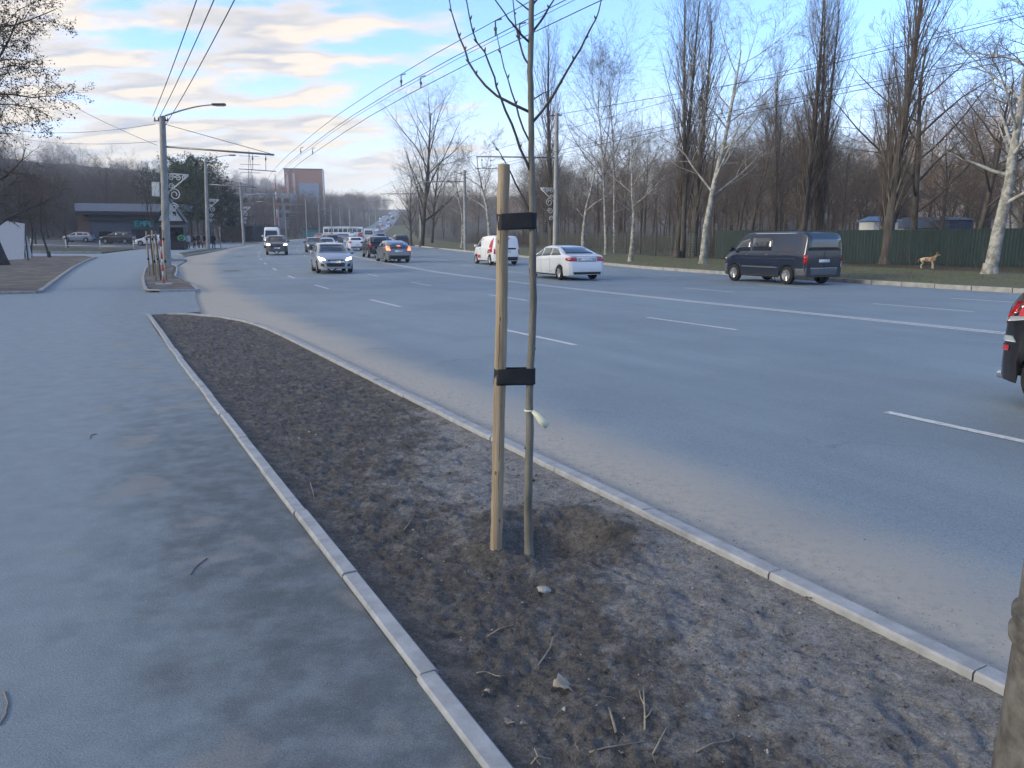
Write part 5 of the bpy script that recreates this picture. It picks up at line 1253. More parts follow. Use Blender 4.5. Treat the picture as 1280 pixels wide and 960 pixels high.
def strap(label, v0, v1, uL, uR, name='tree_strap'):
    vm = (v0 + v1) / 2
    A = px_at_depth((uL[0] + uL[1]) / 2, vm, SC.y); B = px_at_depth((uR[0] + uR[1]) / 2, vm, TY)
    rA = .033; rB = .024; z0 = px_at_depth(uL[0], v1, SC.y).z; z1 = px_at_depth(uL[0], v0, SC.y).z
    d = Vector((B.x - A.x, B.y - A.y)); ang = math.atan2(d.y, d.x); loop = []
    for k in range(11): a = ang + math.pi / 2 + math.pi * k / 10; loop.append((A.x + rA * math.cos(a), A.y + rA * math.sin(a)))
    for k in range(11): a = ang - math.pi / 2 + math.pi * k / 10; loop.append((B.x + rB * math.cos(a), B.y + rB * math.sin(a)))
    n = len(loop); vs = []; cx_, cy_ = (A.x + B.x) / 2, (A.y + B.y) / 2
    for off, zz in ((0, z0), (.0, z0 + .012), (.0, z1 - .012), (0, z1)):
        for i_, (x, y) in enumerate(loop): 
            nx_, ny_ = x - cx_, y - cy_; l_ = math.hypot(nx_, ny_); b_ = .0022 * math.sin(i_ * 1.9 + zz * 60); vs.append((nx_ + nx_ / l_ * b_, ny_ + ny_ / l_ * b_, zz - z0 + .003 * math.sin(17 * x) + .0025 * math.sin(i_ * 1.3)))
    for zz in (z1, z0):
        for (x, y) in loop:
            q = Vector((cx_ - x, cy_ - y)); q = q.normalized() * .004; vs.append((x + q.x - cx_, y + q.y - cy_, zz - z0 + .003 * math.sin(17 * x)))
    fs = []
    for r_ in range(5):
        for k in range(n): fs.append((r_ * n + k, r_ * n + (k + 1) % n, (r_ + 1) * n + (k + 1) % n, (r_ + 1) * n + k))
    for k in range(n): fs.append((5 * n + k, 5 * n + (k + 1) % n, (k + 1) % n, k))
    o = MB().add(vs, fs).build(name, m_strap, None, True, 50, recalc=True); o.location = (cx_, cy_, z0)
    tag(o, label, 'strap')
strap('upper black rubber strap round sapling and stake', 267, 287, (621, 638), (660, 669))
strap('lower black rubber strap round sapling and stake', 460, 480, (617, 634), (658, 668))
tg = thing('tag_ribbon', 'pale green ribbon tag knotted on the sapling below the lower strap', 'ribbon', px_at_depth(661, 513, TY))
MB().lathe([(.0215, -.004), (.0245, -.003), (.0245, .004), (.0215, .005)], 16).build('loop', plain('tag_paper', (.70, .70, .52), .6), tg, True)
v0 = [Vector((.018, -.02, .0)), Vector((.040, -.03, -.018)), Vector((.062, -.035, -.045)), Vector((.095, -.04, -.075))]
vs = []
for k, p in enumerate(v0):
    w = (.006, .010, .013, .012)[k]; vs += [tuple(p + Vector((w, 0, w))), tuple(p - Vector((w, 0, w))), tuple(p + Vector((w, .004, w))), tuple(p + Vector((-w, .004, -w)))]
fs = []
for k in range(3):
    a = 4 * k; fs += [(a, a + 1, a + 5, a + 4), (a + 2, a + 6, a + 7, a + 3), (a, a + 4, a + 6, a + 2), (a + 1, a + 3, a + 7, a + 5)]
MB().add(vs, fs + [(12, 13, 15, 14)]).build('tail', MATS['tag_paper'], tg, True, recalc=True)

# ================================================================== LITTER ON THE SOIL
m_straw = mottled('dry_stalk', (.20, .17, .12), (.42, .37, .28), 20, .9)
m_twigl = mottled('grey_twig', (.14, .12, .10), (.30, .27, .23), 20, .9)
m_stone = mottled('pale_stone', (.20, .20, .19), (.42, .41, .39), 12, .9, 6, .6, .004, 60)
m_leaf = mottled('dead_leaf', (.22, .17, .12), (.45, .38, .30), 25, .85)
def on_bed(u, v):
    p = hit(u, v)
    for _ in range(3): p = hit(u, v, bed_z(p.x, p.y))
    return p
def stick(label, px, r, mat=m_twigl, forks=(), lift=.006, name='twig'):
    P_ = []
    for u, v in px:
        p = on_bed(u, v); p.z = bed_z(p.x, p.y) + lift + r * .5; P_.append(p)
    o0 = P_[0].copy(); root = thing(name, label, 'twig', o0) if forks else None
    mb = MB().tube([p - o0 for p in P_], [r * (1 - .5 * k / max(1, len(P_) - 1)) for k in range(len(P_))], 6)
    if not forks:
        o = mb.build(name, mat, None, True); o.location = o0; return tag(o, label, 'twig')
    mb.build('stem', mat, root, True)
    for f in forks:
        Q = []
        for u, v in f: p = on_bed(u, v); p.z = bed_z(p.x, p.y) + lift + r * .5; Q.append(p - o0)
        MB().tube(Q, r * .6, 5).build('side_shoot', mat, root, True)
    return root
stick('pale dry stalk with side shoots lying before the sapling, pointing up the bed', [(806, 914), (806, 895), (805, 878), (804, 862)], .0042, m_straw, forks=[[(806, 905), (811, 898), (815, 890)], [(805, 885), (801, 875), (799, 866)]])
stick('short thick broken stick beside the pale dry stalk', [(770, 918), (766, 905), (763, 893), (761, 888)], .006, m_twigl)
stick('thin straight straw right of the pale dry stalk', [(816, 948), (822, 935), (828, 922), (834, 912)], .0035, m_straw)
stick('long curved twig lying across below the pale dry stalk', [(737, 945), (755, 938), (775, 932), (805, 930)], .0042, m_twigl)
stick('thin bent twig with crooked end near the road kerb side', [(870, 943), (890, 935), (910, 930), (918, 926), (915, 917)], .0035, m_twigl)
stick('wavy grey rootlet lying left of the sapling litter', [(673, 833), (682, 822), (688, 812), (691, 801), (697, 795)], .0042, m_twigl)
stick('thin straw beside the footpath kerb left of the wavy rootlet', [(610, 795), (625, 788), (641, 784)], .003, m_straw)
stick('crooked twig on the soil near the footpath kerb', [(505, 668), (512, 656), (518, 645), (524, 648)], .004, m_twigl)
stick('slim twig on the soil further along the strip', [(388, 605), (391, 615), (393, 628)], .004, m_twigl)
stick('bunch of pale rootlets by the footpath kerb', [(664, 958), (672, 948), (690, 952)], .003, m_straw, forks=[[(668, 950), (676, 960)], [(672, 948), (668, 940)]])
stick('curled pale sprig by the footpath kerb', [(596, 845), (606, 842), (620, 847), (626, 850)], .003, m_straw)
for i, (u, v, r_, lab) in enumerate(((680, 740, .030, 'flat pale stone lying just before the sapling'), (866, 736, .010, 'small white pebble on the pale crust'), (1000, 768, .009, 'white pebble near the road kerb'), (705, 742, .006, 'tiny pebble beside the flat pale stone'))):
    p = on_bed(u, v); bm = bmesh.new(); bmesh.ops.create_icosphere(bm, subdivisions=2, radius=r_); rr = random.Random(i)
    for w in bm.verts: w.co = Vector((w.co.x * 1.15, w.co.y * .8, w.co.z * .55)) * rr.uniform(.86, 1.1)
    me = bpy.data.meshes.new('stone'); bm.to_mesh(me); bm.free(); me.materials.append(m_stone); o = link('stone', me); o.location = (p.x, p.y, bed_z(p.x, p.y) + r_ * .25); o.rotation_euler = (.1, .2, i); tag(o, lab, 'stone')
def leaf(label, u, v, size, rz):
    p = on_bed(u, v); mb = MB(); n = 9; rr = random.Random(int(u)); vs = []; fs = []
    for i in range(n):
        q = i / (n - 1); w = size * .42 * math.sin(math.pi * q) ** .7 * (1 + .3 * math.sin(q * 19)); z = size * .12 * math.sin(q * 5) 
        vs += [(size * (q - .5), -w, z + .25 * w + rr.gauss(0, .002)), (size * (q - .5), 0, z), (size * (q - .5), w, z + .3 * w + rr.gauss(0, .002))]
    for i in range(n - 1): a = 3 * i; fs += [(a, a + 3, a + 4, a + 1), (a + 1, a + 4, a + 5, a + 2)]
    o = mb.add(vs, fs).build('dry_leaf', m_leaf, None, True); o.location = (p.x, p.y, bed_z(p.x, p.y) + .012); o.rotation_euler = (.15, .1, rz); tag(o, label, 'leaf')
leaf('large crumpled dry leaf on the soil before the flat stone', 704, 861, .085, .3)
leaf('small curled dry leaf beside the footpath kerb', 636, 908, .045, 1.2)
leaf('tiny dry leaf next to the curled one by the kerb', 655, 908, .03, .5)
leaf('small brown dry leaf under the road kerb', 1010, 751, .04, 2.0)
leaf('curled dry leaf by the kerb beside the sprig', 607, 868, .035, 2.6)
rr = random.Random(21); mb = MB(); mb2 = MB()
for k in range(15000):
    s = 1.0 + 11 * rr.random() ** 1.6; tt = rr.uniform(-1.68, bed_right(s) - .06); x, y = pt(s, tt); z = bed_z(x, y); r_ = rr.uniform(.0016, .0046) * (1 + .05 * s) * (2.4 if rr.random() < .06 else 1)
    a = rr.uniform(0, 6.28)
    vs = [(x + r_ * math.cos(a + q) * rr.uniform(.6, 1.3), y + r_ * math.sin(a + q) * rr.uniform(.6, 1.3), z) for q in (0, 1.6, 3.1, 4.7)] + [(x, y, z + r_ * .9)]
    (mb if rr.random() < .045 else mb2).add(vs, [(0, 1, 4), (1, 2, 4), (2, 3, 4), (3, 0, 4)])
tag(mb.build('soil_grit', m_stone), 'pale specks of grit scattered over the soil strip', 'grit', kind='stuff')
tag(mb2.build('soil_crumbs', m_soil), 'dark crumbs of earth scattered over the soil strip', 'soil', kind='stuff')
mb = MB()
for k in range(5200):
    s = 1.5 + 13 * rr.random() ** 1.4; tt = .12 + abs(rr.gauss(0, .38)); x, y = pt(s, tt); r_ = rr.uniform(.0015, .0045) * (2 if rr.random() < .05 else 1); z = zroad(s); a = rr.uniform(0, 6.28)
    vs = [(x + r_ * math.cos(a + q), y + r_ * math.sin(a + q), z) for q in (0, 1.6, 3.1, 4.7)] + [(x, y, z + r_)]
    mb.add(vs, [(0, 1, 4), (1, 2, 4), (2, 3, 4), (3, 0, 4)])
tag(mb.build('roadside_grit', mottled('road_grit', (.10, .09, .08), (.40, .37, .32), 40, .9)), 'loose grit along the dusty road edge', 'grit', kind='stuff')
mb = MB()
for k in range(420):
    s = rr.uniform(1.0, 14); tt = rr.uniform(-1.68, bed_right(s) - .06); x, y = pt(s, tt); L = rr.uniform(.012, .05); a = rr.uniform(0, 6.28); z0 = bed_z(x, y) + .003; x2 = x + L * math.cos(a); y2 = y + L * math.sin(a); mb.tube([(x, y, z0), ((x + x2) / 2 + rr.gauss(0, .003), (y + y2) / 2, z0 + .004), (x2, y2, bed_z(x2, y2) + .003)], .0011, 4)
tag(mb.build('soil_fibres', m_twigl), 'short bits of straw and root fibre strewn over the soil strip', 'straw', kind='stuff')
def on_pav(label, px, r):
    P_ = [hit(u, v, -.025) for u, v in px]; o0 = P_[0].copy(); o = MB().tube([p - o0 + Vector((0, 0, r * .9)) for p in P_], r, 6).build('twig', m_twigl, None, True); o.location = o0; tag(o, label, 'twig')
on_pav('short bent twig on the footpath beside the dark asphalt patch', [(238, 719), (243, 711), (250, 705), (259, 699)], .0035)
on_pav('small hooked twig lying alone on the footpath', [(113, 549), (113, 545), (118, 543), (121, 544)], .004)
on_pav('curved twig at the footpath edge away from the kerb', [(0, 908), (7, 896), (10, 880), (5, 866)], .003)

# ================================================================== FENCE, DOG, PLACES BEHIND
m_fence = mottled('dark_green_sheet', (.003, .013, .013), (.008, .023, .023), 1.5, .55, 5, stretch=(1, 1, .3))
m_post = plain('fence_post', (.03, .05, .045), .6)
fr = thing('sheet_fence', 'dark green profiled sheet metal fence behind the verge trees', 'fence', (*pt(30, 0), 0))
o0 = Vector(fr.location)
def panel_mesh(L, H):
    mb = MB(); n = int(L / .11); vs = []
    for k in range(n + 1):
        x = L * k / n; y = .018 if k % 2 else -.018; vs += [(x, y, 0), (x, y, H)]
    mb.add(vs, [(2*k, 2*k+2, 2*k+3, 2*k+1) for k in range(n)]); return mb.mesh('panel', m_fence)
pm_ = panel_mesh(2.0, 2.0)
fx = []
s = -12
pts_f = [Vector((*pt(s, float(np.interp(s, [-12, 20, 31, 44, 60], [41, 40, 39, 36.2, 34.5]))), 0)) for s in np.arange(-12, 52, 2.0)]
for p in pts_f: p.z = ground_at(p.x, p.y)
cur = pts_f[0]
for a, c in zip(pts_f, pts_f[1:]):
    d = (c - a); ang = math.atan2(d.y, d.x); L = Vector((d.x, d.y)).length
    o = link('panel', pm_, fr); o.location = a - o0 + Vector((0, 0, .03)); o.rotation_euler = (0, 0, ang); o.scale = (L / 2.0, 1, 1)
    mb = MB(); mb.box((0, 0, 1.0), (.06, .06, 2.1)); q = mb.build('post', m_post, fr); nn = Vector((-d.y, d.x, 0)).normalized(); q.location = a - o0 + (nn if nn.y > 0 else -nn) * .06; q.rotation_euler = (0, 0, ang)
# wire mesh fence further left
wf = thing('wire_fence', 'grey wire mesh fence panels between the navy van and the small plane tree', 'fence', (*pt(52, 35), 0)); o0 = Vector(wf.location)
pts_f = [Vector((*pt(s, float(np.interp(s, [50, 90], [35.2, 33]))), 0)) for s in np.arange(50, 84, 2.5)]
for p in pts_f: p.z = ground_at(p.x, p.y)
mbm = MB()
for k in range(13): mbm.tube([(2.5 * k / 12, 0, .1), (2.5 * k / 12, 0, 1.75)], .008, 3, False)
for k in range(9): mbm.tube([(0, 0, .1 + 1.65 * k / 8), (2.5, 0, .1 + 1.65 * k / 8)], .008, 3, False)
wm = mbm.mesh('mesh_panel', plain('fence_wire', (.10, .14, .12), .6))
for a, c in zip(pts_f, pts_f[1:]):
    d = c - a; o = link('mesh_panel', wm, wf); o.location = a - o0; o.rotation_euler = (0, 0, math.atan2(d.y, d.x)); o['kind'] = 'stuff'
    mb = MB(); mb.tube([(0, 0, -.2), (0, 0, 1.9)], .035, 6); q = mb.build('post', m_post, wf, True); q.location = a - o0
# sheds and trucks behind the fence
m_shed = plain('white_sheet_wall', (.55, .56, .55), .6); m_blue = plain('blue_sheet_roof', (.09, .17, .32), .5); m_dkbox = plain('dark_truck_box', (.06, .065, .07), .6)
def shed(name, label, u, D, w, d, h, roof_h, wallm, roofm, rz=0.0, slats=True):
    p = at(u, D); r = thing(name, label, 'hut', p, rz); mb = MB(); mb.box((0, 0, h / 2 - .2), (w, d, h + .4)); wl = mb.build('wall', wallm, r)
    if slats:
        for k in range(int(h / .35)): mm = MB(); mm.box((0, -d / 2 - .012, .2 + .35 * k), (w * .98, .02, .05)); mm.build('batten', wallm, wl)
    W, D2 = w / 2 + .2, d / 2 + .2
    mb = MB(); mb.add([(-W, -D2, h), (W, -D2, h), (W, D2, h), (-W, D2, h), (-W * .7, 0, h + roof_h), (W * .7, 0, h + roof_h)], [(0, 1, 5, 4), (2, 3, 4, 5), (1, 2, 5), (3, 0, 4), (3, 2, 1, 0)]); mb.build('roof', roofm, r)
    mm = MB(); mm.box((w * .2, -d / 2 - .03, h * .6), (w * .25, .05, h * .3)); mm.build('window', m_glass, r)
shed('site_hut', 'white slatted hut with blue roof behind the green fence', 1094, 58, 1.75, 2.4, 2.9, .35, m_shed, m_blue)
shed('site_hut', 'long low white building with dark roof behind the green fence', 1152, 66, 5.2, 3, 2.45, .9, m_shed, m_dkbox, .05)
shed('site_hut', 'dark blue cabin right of the long low white building', 1186, 64, 1.8, 2.4, 3.1, .25, plain('dark_blue_wall', (.03, .045, .09), .5), m_dkbox)
shed('apartment_block', 'pale distant house front showing through the branches above the fence', 1198, 190, 22, 10, 9.0, 1.5, plain('warm_render', (.52, .46, .40), .8), m_dkbox, -.2)
# dog
def skin_body(verts, edges, radii, sub=2):
    me = bpy.data.meshes.new('body'); me.from_pydata(verts, edges, [])
    o = bpy.data.objects.new('body_tmp', me); col.objects.link(o)
    o.modifiers.new('s', 'SKIN'); sm = o.modifiers.new('u', 'SUBSURF'); sm.levels = sub; sm.render_levels = sub
    sv_ = me.skin_vertices[0].data
    for i, r_ in enumerate(radii): sv_[i].radius = r_ if isinstance(r_, tuple) else (r_, r_); sv_[i].use_root = (i == 0)
    dg = bpy.context.evaluated_depsgraph_get(); ev = o.evaluated_get(dg); out = bpy.data.meshes.new_from_object(ev)
    bpy.data.objects.remove(o); bpy.data.meshes.remove(me)
    out.polygons.foreach_set('use_smooth', [True] * len(out.polygons)); return out
m_dog, t, b = new_mat('tan_dog_fur')
n1 = tex_noise(t, 6, 4, .6); n2 = tex_noise(t, 60, 3)
cf = ramp(t, n1, [(.38, (.10, .055, .032)), (.5, (.24, .155, .09)), (.6, (.46, .36, .26))])
cc = t.nodes.new('ShaderNodeTexCoord'); sp = t.nodes.new('ShaderNodeSeparateXYZ'); t.links.new(cc.outputs['Object'], sp.inputs[0])
t.links.new(mixc(t, smooth(t, sp.outputs[2], .36, .16), cf, (.42, .35, .28)), b.inputs['Base Color']); setp(b, rough=.9); bump(t, b, n2, .5, .01)
V = [(0, 0, .47), (.18, 0, .48), (.32, 0, .47), (-.16, 0, .47), (-.28, 0, .46), (.40, 0, .60), (.45, 0, .70), (.53, 0, .715), (.62, 0, .685), (-.38, 0, .50), (-.46, 0, .42), (-.48, 0, .30)]
Ed = [(0, 1), (1, 2), (0, 3), (3, 4), (2, 5), (5, 6), (6, 7), (7, 8), (4, 9), (9, 10), (10, 11)]
Rd = [(.105, .12), (.115, .145), (.10, .13), (.10, .11), (.085, .10), (.068, .075), (.07, .07), (.055, .055), (.03, .032), .026, .022, .014]
for sx, sy, fr_leg in ((.27, .075, True), (.29, -.075, True), (-.27, .08, False), (-.22, -.08, False)):
    b0 = len(V)
    if fr_leg: V += [(sx, sy, .36), (sx + .01, sy, .22), (sx, sy, .07), (sx + .035, sy, .025)]; Rd += [.055, .034, .028, .026]; Ed += [(2, b0), (b0, b0 + 1), (b0 + 1, b0 + 2), (b0 + 2, b0 + 3)]
    else: V += [(sx + .03, sy, .37), (sx + .05, sy, .27), (sx - .06, sy, .17), (sx - .04, sy, .05), (sx, sy, .022)]; Rd += [.07, .045, .028, .025, .025]; Ed += [(4, b0), (b0, b0 + 1), (b0 + 1, b0 + 2), (b0 + 2, b0 + 3), (b0 + 3, b0 + 4)]
dm = skin_body(V, Ed, Rd); dm.materials.append(m_dog)
dp = hit(1158, 340.5); dp.z = ground_at(dp.x, dp.y)
dog = thing('dog', 'tan and brown dog standing on the verge before the green fence', 'dog', dp, -.95, sc=1.0)
link('body', dm, dog)
for s_ in (1, -1):
    mm = MB(); mm.tube([(.45, s_ * .045, .755), (.445, s_ * .055, .80), (.44, s_ * .05, .835)], [.028, .022, .004], 6); mm.build('ear', m_dog, dog, True)
    mm = MB(); mm.lathe([(.001, -.008), (.008, 0), (.001, .008)], 6, c=(.555, s_ * .04, .735)); mm.build('eye', m_black, dog, True)
mm = MB(); mm.lathe([(.001, -.012), (.014, 0), (.001, .012)], 8, c=(.648, 0, .69)); mm.build('nose', m_black, dog, True)
MB().lathe([(.078, -.012), (.083, 0), (.078, .012)], 16, c=(.405, 0, .60)).build('collar', m_black, dog, True)

# people waiting by the kiosk
m_skin = plain('skin', (.42, .28, .21), .6)
COAT = {k: plain('coat_' + k, c, .85) for k, c in (('black', (.012, .012, .015)), ('navy', (.018, .024, .045)), ('grey', (.10, .10, .11)), ('white', (.55, .55, .55)), ('brown', (.06, .04, .03)))}
m_hair = plain('dark_hair', (.018, .013, .010), .7)
def person_mesh(pose, seed):
    rr = random.Random(seed); st_ = pose
    V = [(0, 0, .95), (0, 0, 1.15), (.01, 0, 1.38), (.02, 0, 1.50), (.03, 0, 1.56), (.035, 0, 1.66), (.03, 0, 1.73)]
    E = [(0, 1), (1, 2), (2, 3), (3, 4), (4, 5), (5, 6)]; Rr = [(.13, .16), (.125, .15), (.125, .175), (.07, .09), .055, (.085, .075), (.07, .062)]
    for s_ in (1, -1):
        b0 = len(V); fwd = .12 * st_ * s_
        V += [(0, s_ * .09, .88), (fwd * .6 + .02, s_ * .095, .50), (fwd - .03, s_ * .095, .10), (fwd + .08, s_ * .10, .045)]; Rr += [.095, .068, .052, .045]; E += [(0, b0), (b0, b0 + 1), (b0 + 1, b0 + 2), (b0 + 2, b0 + 3)]
        b0 = len(V); ar = rr.uniform(-.1, .2)
        V += [(.01, s_ * .19, 1.40), (ar * .3, s_ * .235, 1.14), (ar + .08, s_ * .20, .93), (ar + .10, s_ * .195, .87), (ar + .115, s_ * .19, .80)]; Rr += [.068, .056, .044, (.026, .036), (.014, .03)]; E += [(2, b0), (b0, b0 + 1), (b0 + 1, b0 + 2), (b0 + 2, b0 + 3), (b0 + 3, b0 + 4)]
    me = skin_body(V, E, Rr)
    return me
pmesh = [person_mesh(0.3, 1), person_mesh(1.0, 2), person_mesh(-.7, 3)]
def person(label, u, v, rz, coat, trousers, k, sc=1.0, extra=None):
    p = hit(u, v); p.z += .0
    root = thing('person', label, 'person', p, rz, 'people waiting by the kiosk', sc)
    me = pmesh[k % 3].copy(); me.materials.clear()
    for m in (COAT[trousers], COAT[coat], m_skin): me.materials.append(m)
    for f in me.polygons:
        c = f.center; f.material_index = 2 if (c.z > 1.53 or (abs(c.y) > .16 and c.z < .92 and c.z > .7)) else (1 if c.z > .82 else 0)
    link('body', me, root)
    h = MB(); h.lathe([(.001, 1.80), (.06, 1.785), (.09, 1.74), (.095, 1.68), (.088, 1.62), (.07, 1.60)], 12, c=(.018, 0, 0)); h.build('hair', m_hair, root, True)
    if extra == 'bag':
        mm = MB(); mm.box((.05, -.30, .72), (.30, .12, .34)); bo = mm.build('bag', COAT['brown'], root); mm = MB(); mm.tube([(-.04, -.30, .89), (.05, -.27, 1.0), (.14, -.30, .89)], .012, 5); mm.build('handle', COAT['brown'], bo)
    return root
person('person in a white coat standing before the kiosk', 236, 311.5, -1.2, 'white', 'grey', 0)
person('person in dark clothes beside the one in white', 243, 311, .6, 'black', 'black', 1)
person('person in a navy coat in the middle of the group', 248.5, 310.5, 2.2, 'navy', 'black', 2, 1.0, 'bag')
person('person in a grey jacket near the lamp pole', 253, 310.5, 4.0, 'grey', 'navy', 0, .97)
person('person in black just before the lamp pole', 256, 310, 5.0, 'black', 'grey', 1, .98)
person('person in dark clothes alone right of the lamp pole', 267.5, 311.5, 1.3, 'black', 'navy', 2, 1.02)
# kiosk
m_kdark = plain('kiosk_dark', (.025, .022, .024), .6); m_kwhite = plain('kiosk_white', (.50, .50, .48), .6); m_kgreen = emit('green_sign', (.10, .42, .25), .03)
kp = hit(216, 312); kk = thing('kiosk', 'dark kiosk with pale steep gable and green ring sign', 'kiosk', kp, .28)
mb = MB(); mb.box((0, 1.2, 1.45), (2.5, 2.4, 3.3)); mb.build('wall', m_kdark, kk)
mb = MB(); mb.add([(-1.25, -.05, 3.12), (1.25, -.05, 3.12), (0, -.05, 5.3), (-1.25, .1, 3.12), (1.25, .1, 3.12), (0, .1, 5.3)], [(0, 1, 2), (5, 4, 3), (0, 3, 4, 1), (1, 4, 5, 2), (2, 5, 3, 0)]); gb = mb.build('gable', m_kwhite, kk)
for s_ in (-.45, .45): mm = MB(); mm.box((s_, -.07, 3.85), (.32, .03, .5)); mm.build('gable_window', m_glass, gb)
for s_ in (-1, 1):
    mb = MB(); dx, dz = 1.6, 2.6; L = math.hypot(dx, dz); mb.box((s_ * .78, 1.1, 4.22), (L, 2.9, .10), ry=s_ * math.atan2(dz, dx)); mb.build('roof_slope', m_kdark, kk)
mb = MB(); mb.box((.2, -.35, 2.55), (2.7, .9, .08), rx=.25); mb.build('awning', m_grey_pl, kk)
mb = MB(); mb.box((.1, -.12, 2.0), (2.0, .06, .8)); mb.build('serving_hatch', m_glass, kk)
mm = MB()
mm.tube([(1.0 + .36 * math.cos(a), -.12, 1.25 + .27 * math.sin(a)) for a in np.linspace(0, 2 * math.pi, 25)], .035, 6); rg = mm.build('ring_sign', m_kgreen, kk, True)
mm = MB(); mm.tube([(.82, -.12, 1.22), (.92, -.12, 1.3), (1.0, -.12, 1.2), (1.1, -.12, 1.3), (1.2, -.12, 1.22)], .03, 5); mm.build('sign_mark', m_kgreen, rg, True)
mb = MB(); mb.box((.1, -.4, .5), (2.3, .5, 1.0)); mb.build('counter', m_kdark, kk)
# low dark building
bp = at(168, 124); bl = thing('low_building', 'low dark building with overhanging grey roof and turquoise sign', 'building', bp, .30)
m_bwall = plain('slate_wall', (.10, .112, .13), .7); m_brick = plain('brown_brick', (.15, .09, .07), .85); m_broof = plain('grey_roof_edge', (.27, .285, .31), .6); m_bdark = plain('dark_fascia', (.045, .048, .055), .6)
mb = MB(); mb.box((.6, 4, 2.0), (13.4, 8, 4.6)); mb.build('wall', m_bwall, bl)
mb = MB(); mb.box((-6.9, 3.9, 1.9), (1.7, 8.1, 4.4)); br = mb.build('brick_pier', m_brick, bl)
mb = MB(); mb.box((.2, 3.6, 4.45), (15.6, 10.5, .35)); mb.build('fascia', m_bdark, bl)
mb = MB(); mb.box((.4, 3.4, 5.55), (15.8, 11.2, 1.15), rx=.03); mb.build('roof', m_broof, bl)
mb = MB(); mb.box((.3, -.3, 3.55), (14.4, .7, .25)); mb.build('canopy', m_bdark, bl)
mb = MB(); mb.box((1.6, -.05, .95), (3.7, .14, 2.3)); dr = mb.build('entrance', plain('dark_entrance', (.012, .016, .016), .3), bl)
for k in range(4): mm = MB(); mm.box((.25 + k * .9, -.14, .95), (.06, .05, 2.2)); mm.build('mullion', m_bdark, dr)
mb = MB(); mb.box((-3.6, -.03, 1.25), (2.6, .1, 1.0)); w_ = mb.build('window', m_glass, bl)
for k in range(3): mm = MB(); mm.box((-4.5 + k * .9, -.1, 1.25), (.06, .05, 1.0)); mm.build('window_frame', m_bdark, w_)
m_turq = emit('turquoise_sign', (.03, .30, .31), .012)
def letter(strokes, x0, parent, sc=.8):
    mb = MB()
    for (a, c) in strokes: mb.tube([(x0 + a[0] * sc, -.72, 2.55 + a[1] * sc), (x0 + c[0] * sc, -.72, 2.55 + c[1] * sc)], .085, 5)
    mb.build('sign_letter', m_turq, parent)
sg = MB(); sg.box((1.7, -.60, 2.95), (3.1, .1, 1.05)); sgo = sg.build('sign_board', plain('sign_backing', (.02, .09, .10), .6), bl)
LET = [[((.6, 1), (0, 1)), ((0, 1), (0, 0)), ((0, 0), (.6, 0)), ((0, .5), (.45, .5))], [((0, 0), (0, 1)), ((0, 1), (.35, .5)), ((.35, .5), (.7, 1)), ((.7, 1), (.7, 0))], [((0, 0), (0, 1)), ((0, 1), (.6, 1)), ((.6, 1), (.6, .5)), ((.6, .5), (0, .5))], [((0, 1), (0, 0)), ((0, 0), (.6, 0))]]
for k, L_ in enumerate(LET): letter(L_, .45 + k * .72, sgo, .78)
# white sheet leaning board
bw = hit(20, 326); m_sheet = plain('white_sheet', (.62, .64, .67), .55, var=.05)
wb = thing('white_board', 'large blank white sheet on posts at the edge of the bare lot', 'board', bw, .25)
k_ = bw.y / F
mb = MB(); W0 = [(-17, 44), (12, 40), (11, -1), (-6, -3)]
H0 = 325
vs = [( (u - 20) * k_, 0, (326 - v) * k_) for u, v in ((2, 276), (34, 281), (29, 324), (11, 325))]; vs += [(x, .05, z) for x, y, z in vs]
mb.add(vs, [(3, 2, 1, 0), (4, 5, 6, 7), (0, 1, 5, 4), (1, 2, 6, 5), (2, 3, 7, 6), (3, 0, 4, 7)]); mb.build('sheet', m_sheet, wb, recalc=True)
vs = [((u - 20) * k_, .12, (326 - v) * k_) for u, v in ((34, 296), (37, 318), (36, 323), (31, 323))]; vs += [(x, y + .04, z) for x, y, z in vs]
mb = MB().add(vs, [(3, 2, 1, 0), (4, 5, 6, 7), (0, 1, 5, 4), (1, 2, 6, 5), (2, 3, 7, 6), (3, 0, 4, 7)]); mb.build('lower_flap', m_sheet, wb, recalc=True)
for u in (4, 33): mm = MB(); mm.tube([((u - 20) * k_, .09, -.3), ((u - 20) * k_, .09, 2.3)], .04, 6); mm.build('post', m_dkmetal, wb, True)
wb2 = thing('white_board', 'second white sheet mostly hidden behind the large blank one', 'board', hit(-8, 322), .25); mb = MB(); mb.box((.55, .2, 1.3), (1.6, .05, 2.3)); mb.build('sheet', m_sheet, wb2)
for q in (-.1, 1.2): mm = MB(); mm.tube([(q, .26, -.3), (q, .26, 2.4)], .04, 6); mm.build('post', m_dkmetal, wb2, True)
tl = hit(6, 331); old = thing('old_tree', 'thick leaning old trunk beside the white sheet', 'tree', tl, 0)
g = TreeGen(83, [lv(12, 0, 1, 9, 10, .04, .03, .30, taper=.75), lv(8, 55, .5, 6, 5, .12, .02, .2, shape='round', rr=.5), lv(7, 46, .45, 4, 4, .15, .0, .1, shape='flat', rr=.55), lv(6, 42, .5, 3, 3, .16, 0, .1, shape='flat', rr=.6), lv(0, 40, .5, 2, 3, .15, 0, 0, shape='flat', rr=.7)], 1)
g.limb(Vector((0, 0, -.4)), Vector((-.28, 0, 1)), 7.5, .42, 0); g.wood.build('trunk', m_bark_dark, old, True); g.twig.build('crown', m_twig_dark, old, True)
